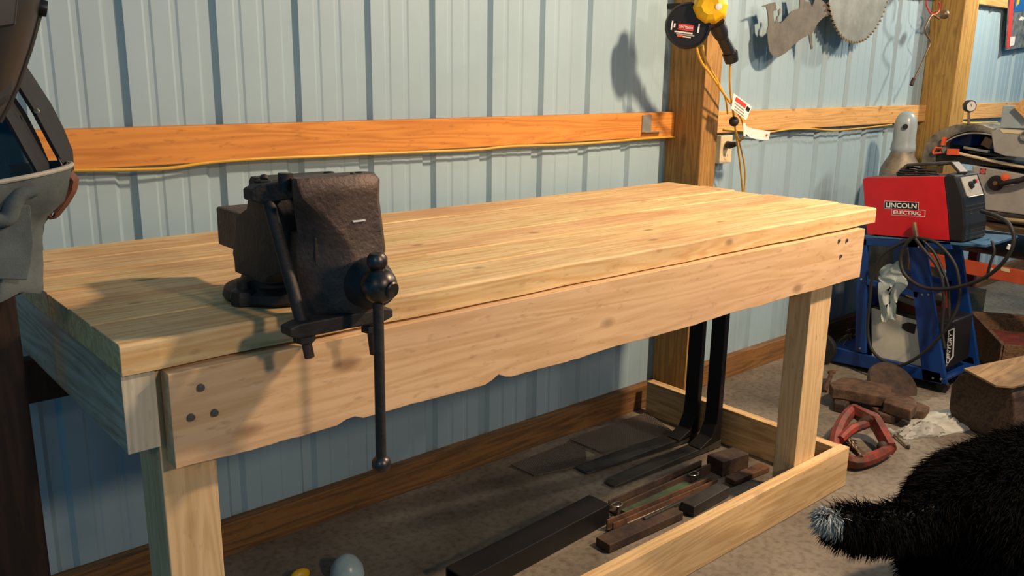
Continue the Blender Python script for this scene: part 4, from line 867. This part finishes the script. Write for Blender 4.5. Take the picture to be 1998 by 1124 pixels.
c0 = Vector((4.75,-.42,0)); tag(MB().box(4.50,5.0,-.40,-.15,.002,.22).build('cardboard_box', M['table'], bevel=.004), 'brown box behind the wooden crate, against the wall', 'box')
# heavy dark beam with sawn top
dd = Vector((.972,-.235,0)); pp = Vector((-.235,-.972,0)); O = Vector((3.31,-.93,0))
lg = thing('timber_beam_offcut', 'thick dark timber block with a tan sawn top at the right edge', 'timber block', (3.6,-1.1,0))
sec = [(.02,.002),(-.015,.06),(-.02,.16),(.01,.215),(.05,.243),(.235,.243),(.262,.20),(.28,.10),(.26,.03),(.22,.002)]
mb = MB(); mb.rings([[O+dd*(L_+random.uniform(-.008,.008)*(L_ == 0))+pp*a*(1)+Vector((0,0,b)) for a, b in sec] for L_ in (0,.03,.3,.6,.9)]); mb.build('block', M['log'], lg, bevel=.008)
mb = MB(); A = [O+dd*.05+pp*.03, O+dd*.9+pp*.03, O+dd*.9+pp*.25, O+dd*.13+pp*.255, O+dd*.0+pp*.18]
A = [O+dd*a+pp*b for a, b in ((.0,.03),(.9,.03),(.9,.26),(-.02,.26),(-.07,.22))]
mb.prism(A, lambda p, q: p+Vector((0,0,q)), .2435, .252); mb.build('sawn_top', M['logtop'], lg, bevel=.001)
# rusty red casting
rcst = thing('red_iron_clamp', 'rusty red cast iron clamp lying on the floor beside the bench corner', 'clamp', (2.75,-.80,0))
def G(u, v, z): return P(u, v, 'z', z)
mb = MB(); mb.tube([G(1664,800,.10), G(1645,822,.09), G(1632,850,.07), G(1628,872,.05), G(1640,890,.035), G(1668,903,.03), G(1705,893,.03), G(1735,876,.035)], [.022,.024,.026,.022,.022,.023,.024,.02], 8, 4, flat=1.2); mb.build('frame', M['redrust'], rcst, smooth=True)
mb = MB(); mb.tube([G(1664,800,.10), G(1685,812,.10), G(1706,822,.08), G(1722,848,.06), G(1738,876,.04)], [.02,.024,.026,.026,.024], 6, 3, flat=1.4); mb.build('jaw_arm', M['redrust'], rcst, smooth=True)
mb = MB(); mb.tube([G(1640,858,.075), G(1662,838,.09), G(1690,828,.09)], [.016,.02,.018], 8, 3); mb.build('cross_arm', M['redrust'], rcst, smooth=True)
MB().lathe([(.012,-.03),(.016,0),(.012,.03)], G(1686,822,.10), (.4,-.6,.6), 12).build('pivot_bolt', M['rustdark'], rcst, smooth=True)
mb = MB()
for i in range(5):
    a = G(1655+i*6, 855+i*8, .06); mb.tube([a+Vector((.012*math.cos(t_*PI/3+i), .009*math.sin(t_*PI/3+i), .01*math.sin(t_*PI/3+i*.7))) for t_ in range(6)], .004, 6, 2, close=True)
mb.build('chain_links', M['tanmetal'], rcst, smooth=True)
MB().bar(G(1650,862,.04), G(1690,895,.03), .03, .02).build('screw_bar', M['rustdark'], rcst, bevel=.003)
MB().ball(G(1722,872,.045), .022, 8).build('hub', M['rustdark'], rcst, smooth=True)
# pile of brown iron lumps
def lump(uv, z0, h, mat, name, lab, cat): 
    A = [P(u, v, 'z', z0+h) for u, v in uv]; mb = MB(); mb.prism([Vector((p.x,p.y,0)) for p in A], lambda p, q: p+Vector((0,0,q)), z0, z0+h); return tag(mb.build(name, mat, bevel=.006), lab, cat)
lump([(1618,747),(1645,735),(1672,738),(1742,752),(1737,775),(1700,770),(1650,760),(1625,757)], .045, .05, M['brick'], 'rusty_iron_bar', 'long dusty brown iron casting lying across the scrap pile', 'iron casting')
lump([(1626,757),(1660,756),(1665,775),(1650,790),(1628,785)], .001, .043, M['rustdark'], 'rusty_iron_lump', 'rough brown iron lump under the near end of the long casting', 'iron lump')
lump([(1736,762),(1785,776),(1790,788),(1778,801),(1724,783)], .04, .05, M['brick'], 'iron_block', 'reddish brown rectangular iron block topmost in the scrap pile', 'iron block')
lump([(1700,792),(1712,790),(1718,786),(1766,800),(1745,812),(1715,806)], .001, .038, M['brick'], 'iron_plate', 'flat brown iron plate underneath the reddish block', 'iron plate')
lump([(1786,783),(1800,787),(1815,793),(1806,804),(1783,800)], .001, .05, M['brick'], 'iron_offcut', 'small brown iron offcut at the right end of the scrap pile', 'iron offcut')
c = G(1738,752,.03); tag(MB().lathe([(.03,0),(.115,.0),(.12,.012),(.115,.024),(.03,.024)], c+Vector((0,0,.0)), (-.25,-.55,.8), 32).build('dark_disc', M['rustdark'], smooth=True), 'dark round disc leaning at the back of the scrap pile', 'disc')
bt = thing('big_bolt', 'long rusty bolt standing beside the far bench leg', 'bolt', G(1610,762,.0))
MB().tube([G(1609,764,.006), G(1622,729,.045)], .011, 10, 1).build('shaft', M['rust'], bt, smooth=True); nut(G(1623,726,.05), (.2,.5,1), .02, .016).build('bolt_head', M['rust'], bt)
# plastic bag and crumpled foil
def crumple(name, c, sx, sy, h, mat, lab, cat, seed=1, rot=0):
    r = random.Random(seed); mb = MB(); n = 16; vs2 = []
    for i in range(n+1):
        for j in range(n+1):
            s, t_ = i/n*2-1, j/n*2-1; rad = max(0, 1-(s*s+t_*t_)*.75); a = Vector((s*sx, t_*sy, 0)); a.rotate(Matrix.Rotation(rot, 3, 'Z'))
            vs2.append(Vector(c)+a+Vector((r.uniform(-.006,.006), r.uniform(-.006,.006), .003+h*rad*(.5+.5*r.random()))))
    K = n+1; f2 = [(i*K+j, i*K+j+1, (i+1)*K+j+1, (i+1)*K+j) for i in range(n) for j in range(n)]
    nn = len(vs2); vs2 += [Vector((p.x, p.y, .001)) for p in vs2]; f2 += [(nn+i*K+j, nn+(i+1)*K+j, nn+(i+1)*K+j+1, nn+i*K+j+1) for i in range(n) for j in range(n)]
    for i in range(n):
        for a, b in ((i, i+1), (n*K+i+1, n*K+i), ((i+1)*K, i*K), (i*K+n, (i+1)*K+n)): f2.append((a, b, nn+b, nn+a))
    return tag(mb.add(vs2, f2).build(name, mat, smooth=True), lab, cat)
crumple('plastic_bag', G(1850,824,0), .17, .10, .035, M['bagw'], 'crumpled whitish plastic bag on the floor in front of the timber block', 'plastic bag', 3, -.3)
crumple('crumpled_paper', G(1795,845,0), .11, .045, .05, M['steelgrey'], 'crumpled grey and black wrapper left of the whitish plastic bag', 'wrapper', 5, -.4)
sd = thing('thin_screwdriver', 'thin metal rod tool pointing to the black dog from the red clamp', 'tool', G(1755,860,0))
MB().tube([G(1742,845,.012), G(1770,872,.008)], .0045, 8, 1).build('rod', M['tanmetal'], sd, smooth=True); MB().tube([G(1735,840,.014), G(1745,848,.012)], .012, 10, 1).build('grip', M['steelgrey'], sd, smooth=True); MB().lathe([(.004,0),(.010,.004),(.010,.012),(.0001,.014)], G(1769,871,.008), (.2,-1,0), 8).build('tip', M['blade'], sd)
# wire tangle at the wall behind the leg
wt = MB(); r = random.Random(4); c = P(1628,668,'y',-.12); c.z = 0
for k in range(7):
    cc = c+Vector((r.uniform(-.03,.22), r.uniform(-.04,.04), .06)); ax = Vector((r.uniform(-1,1), r.uniform(-1,1), r.uniform(-.5,1))).normalized(); u_ = ax.orthogonal().normalized(); w_ = ax.cross(u_); R_ = r.uniform(.03,.055)
    wt.tube([cc+u_*R_*math.cos(2*PI*j/10)+w_*R_*math.sin(2*PI*j/10) for j in range(9)], .0025, 6, 3)
tag(wt.build('wire_tangle', M['tanmetal'], smooth=True), 'tangle of thin wire and scrap behind the far bench leg by the cart wheel', 'wire tangle', kind='stuff')
# ------------------------------------------------------------------ black dog
dog = thing('black_dog', 'shaggy black dog with a wagging white-tipped tail at the lower right', 'dog', (2.2,-1.65,0))
D = Vector((.86,-.50,0)); S = Vector((.50,.86,0)); H0 = Vector((1.93,-1.53,0))
def Dg(a, s, z): return H0+D*a+S*s+Vector((0,0,z))
nodes = [
 (Dg(.07,0,.335),.17,None), (Dg(.22,0,.345),.165,0), (Dg(.42,0,.345),.17,1), (Dg(.56,0,.36),.13,2), (Dg(.68,0,.45),.09,3), (Dg(.76,0,.54),.08,4), (Dg(.86,0,.53),.058,5), (Dg(.96,0,.50),.034,6),
]
for s in (-1, 1):
    b = len(nodes); nodes += [(Dg(-.01,.085*s,.26),.115,0), (Dg(.03,.10*s,.18),.085,b), (Dg(-.06,.105*s,.11),.048,b+1), (Dg(-.03,.105*s,.040),.034,b+2), (Dg(.03,.105*s,.026),.026,b+3)]
    b = len(nodes); nodes += [(Dg(.50,.085*s,.25),.07,2), (Dg(.47,.09*s,.16),.04,b), (Dg(.49,.09*s,.035),.028,b+1), (Dg(.54,.09*s,.024),.024,b+2)]
b = len(nodes)
tr0 = P(1810,1015,'y',-1.50); tl_ = [(P(1765,1022,'y',-1.48),.044), (P(1720,1028,'y',-1.47),.046), (P(1682,1030,'y',-1.46),.042), (P(1640,1022,'y',-1.46),.028), (P(1600,1005,'y',-1.46),.011)]
nodes.append((tr0,.05,0))
for i, (p, r_) in enumerate(tl_): nodes.append((p, r_, b+i))
for s in (-1, 1):
    b2_ = len(nodes); nodes += [(Dg(.75,.055*s,.62),.022,5), (Dg(.74,.075*s,.67),.010,b2_)]
me = bpy.data.meshes.new('body'); me.from_pydata([tuple(p-Vector((2.2,-1.65,0))) for p, r_, q in nodes], [(q, i) for i, (p, r_, q) in enumerate(nodes) if q is not None], [])
tmp = bpy.data.objects.new('body_tmp', me); C.objects.link(tmp)
sk = tmp.modifiers.new('skin', 'SKIN'); sk.use_smooth_shade = True
me.skin_vertices.new() if not me.skin_vertices else None
for i, (p, r_, q) in enumerate(nodes): me.skin_vertices[0].data[i].radius = (r_, r_); me.skin_vertices[0].data[i].use_root = (i == 0)
sb_ = tmp.modifiers.new('sub', 'SUBSURF'); sb_.levels = 2; sb_.render_levels = 2
bpy.context.view_layer.update()
bme = bpy.data.meshes.new_from_object(tmp.evaluated_get(bpy.context.evaluated_depsgraph_get())); bpy.data.objects.remove(tmp)
bme.name = 'body'; bme.materials.clear(); bme.materials.append(M['skin'])
for p in bme.polygons: p.use_smooth = True
body = bpy.data.objects.new('body', bme); C.objects.link(body); body.parent = dog; abs_loc['body'] = Vector((2.2,-1.65,0))
for s in (-1, 1): MB().ball(Dg(.845,.035*s,.585), .009, 8).build('eye', M['plastic'], dog, smooth=True)
MB().ball(Dg(.985,0,.525), .015, 8, (1,1.2,.8)).build('nose', M['plastic'], dog, smooth=True)
# fur strands sampled over the body surface
def fur(name, mat, count, lmin, lmax, test, w=.0016, curl=.6, seed=3):
    g = np.random.default_rng(seed); bme.calc_loop_triangles()
    V = np.array([v.co for v in bme.vertices]); Nn = np.array([v.normal for v in bme.vertices]); T_ = np.array([t.vertices[:] for t in bme.loop_triangles])
    ctr = V[T_].mean(1); keep = test(ctr); T_ = T_[keep]
    ar = np.linalg.norm(np.cross(V[T_[:,1]]-V[T_[:,0]], V[T_[:,2]]-V[T_[:,0]]), axis=1); idx = g.choice(len(T_), count, p=ar/ar.sum()); t = T_[idx]
    a, b_2 = g.random(count), g.random(count); f_ = a+b_2 > 1; a[f_] = 1-a[f_]; b_2[f_] = 1-b_2[f_]; c_2 = 1-a-b_2
    p = V[t[:,0]]*a[:,None]+V[t[:,1]]*b_2[:,None]+V[t[:,2]]*c_2[:,None]; nn = Nn[t[:,0]]*a[:,None]+Nn[t[:,1]]*b_2[:,None]+Nn[t[:,2]]*c_2[:,None]
    nn /= np.linalg.norm(nn, axis=1)[:,None]
    back = np.array([-.86,.50,-.9]); back = back/np.linalg.norm(back)
    istail = (p[:,0] < -.42)
    comb = np.where(istail[:,None], np.array([-.75,.1,-.5]), back)
    clump = np.sin(p*38+1.3).sum(1)[:,None]*.15
    d = nn*.65+comb*(.75+clump)+g.normal(0,.28,(count,3)); d /= np.linalg.norm(d, axis=1)[:,None]
    L_ = g.uniform(lmin, lmax, count)[:,None]*np.where(istail[:,None], .85, 1)
    side = np.cross(d, g.normal(0,1,(count,3))); side /= np.linalg.norm(side, axis=1)[:,None]
    mid = p+d*L_*.5; d2 = d+np.array([0,0,-.5])*curl+comb*.3; d2 /= np.linalg.norm(d2, axis=1)[:,None]; tip = mid+d2*L_*.5
    for arr in (mid, tip): arr[:,2] = np.maximum(arr[:,2], .006)
    vv = np.stack([p-side*w, p+side*w, mid+side*w*.8, mid-side*w*.8, tip], 1).reshape(-1,3)
    k = np.arange(count)*5; faces = [(i,i+1,i+2,i+3) for i in k]+[(i+3,i+2,i+4) for i in k]
    fm = bpy.data.meshes.new(name); fm.from_pydata(vv.tolist(), [], [tuple(int(q) for q in f) for f in faces]); fm.materials.append(mat)
    o = bpy.data.objects.new(name, fm); C.objects.link(o); o.parent = dog; return o
tipx0 = (P(1625,1030,'y',-1.46)-Vector((2.2,-1.65,0))).x
tag(fur('fur', M['fur'], 80000, .03, .065, lambda c: c[:,0] > tipx0), kind='stuff')
tipx = (P(1625,1030,'y',-1.46)-Vector((2.2,-1.65,0))).x
wf = fur('tail_tip_fur', M['whitefur'], 700, .012, .040, lambda c: (c[:,0] < tipx+.005), seed=9, curl=.2); tag(wf, 'white tail tip', kind='stuff')
# ------------------------------------------------------------------ lights
def area(name, loc, tgt, size, power, col, shape='DISK', sy=None):
    l = bpy.data.lights.new(name, 'AREA'); l.shape = shape; l.size = size; l.energy = power; l.color = col
    if sy: l.size_y = sy
    o = bpy.data.objects.new(name, l); C.objects.link(o); o.location = loc; o.rotation_euler = (Vector(tgt)-Vector(loc)).to_track_quat('-Z', 'Y').to_euler(); return o
area('shop_lamp_main', (2.75,-2.15,2.8), (1.8,-.5,.8), .20, 128, (1,.70,.46))
area('shop_lamp_wall', (5.45,-1.05,2.6), (4.8,0,1.5), .16, 50, (1,.86,.70))
area('shop_lamp_far', (1.0,-5.0,2.75), (1.3,-.5,.8), .35, 66, (1,.71,.48))
area('shop_lamp_left', (-2.6,-3.4,2.6), (0,-.5,1), .4, 8, (1,.86,.72))
wd = bpy.data.worlds.new('world'); bpy.context.scene.world = wd; wd.use_nodes = True
wd.node_tree.nodes['Background'].inputs[0].default_value = (.01,.31,.60,1); wd.node_tree.nodes['Background'].inputs[1].default_value = .42
sc = bpy.context.scene
sc.view_settings.view_transform = 'Standard'; sc.view_settings.look = 'None'; sc.view_settings.exposure = -.10; sc.view_settings.gamma = 1; sc.view_settings.use_curve_mapping = False
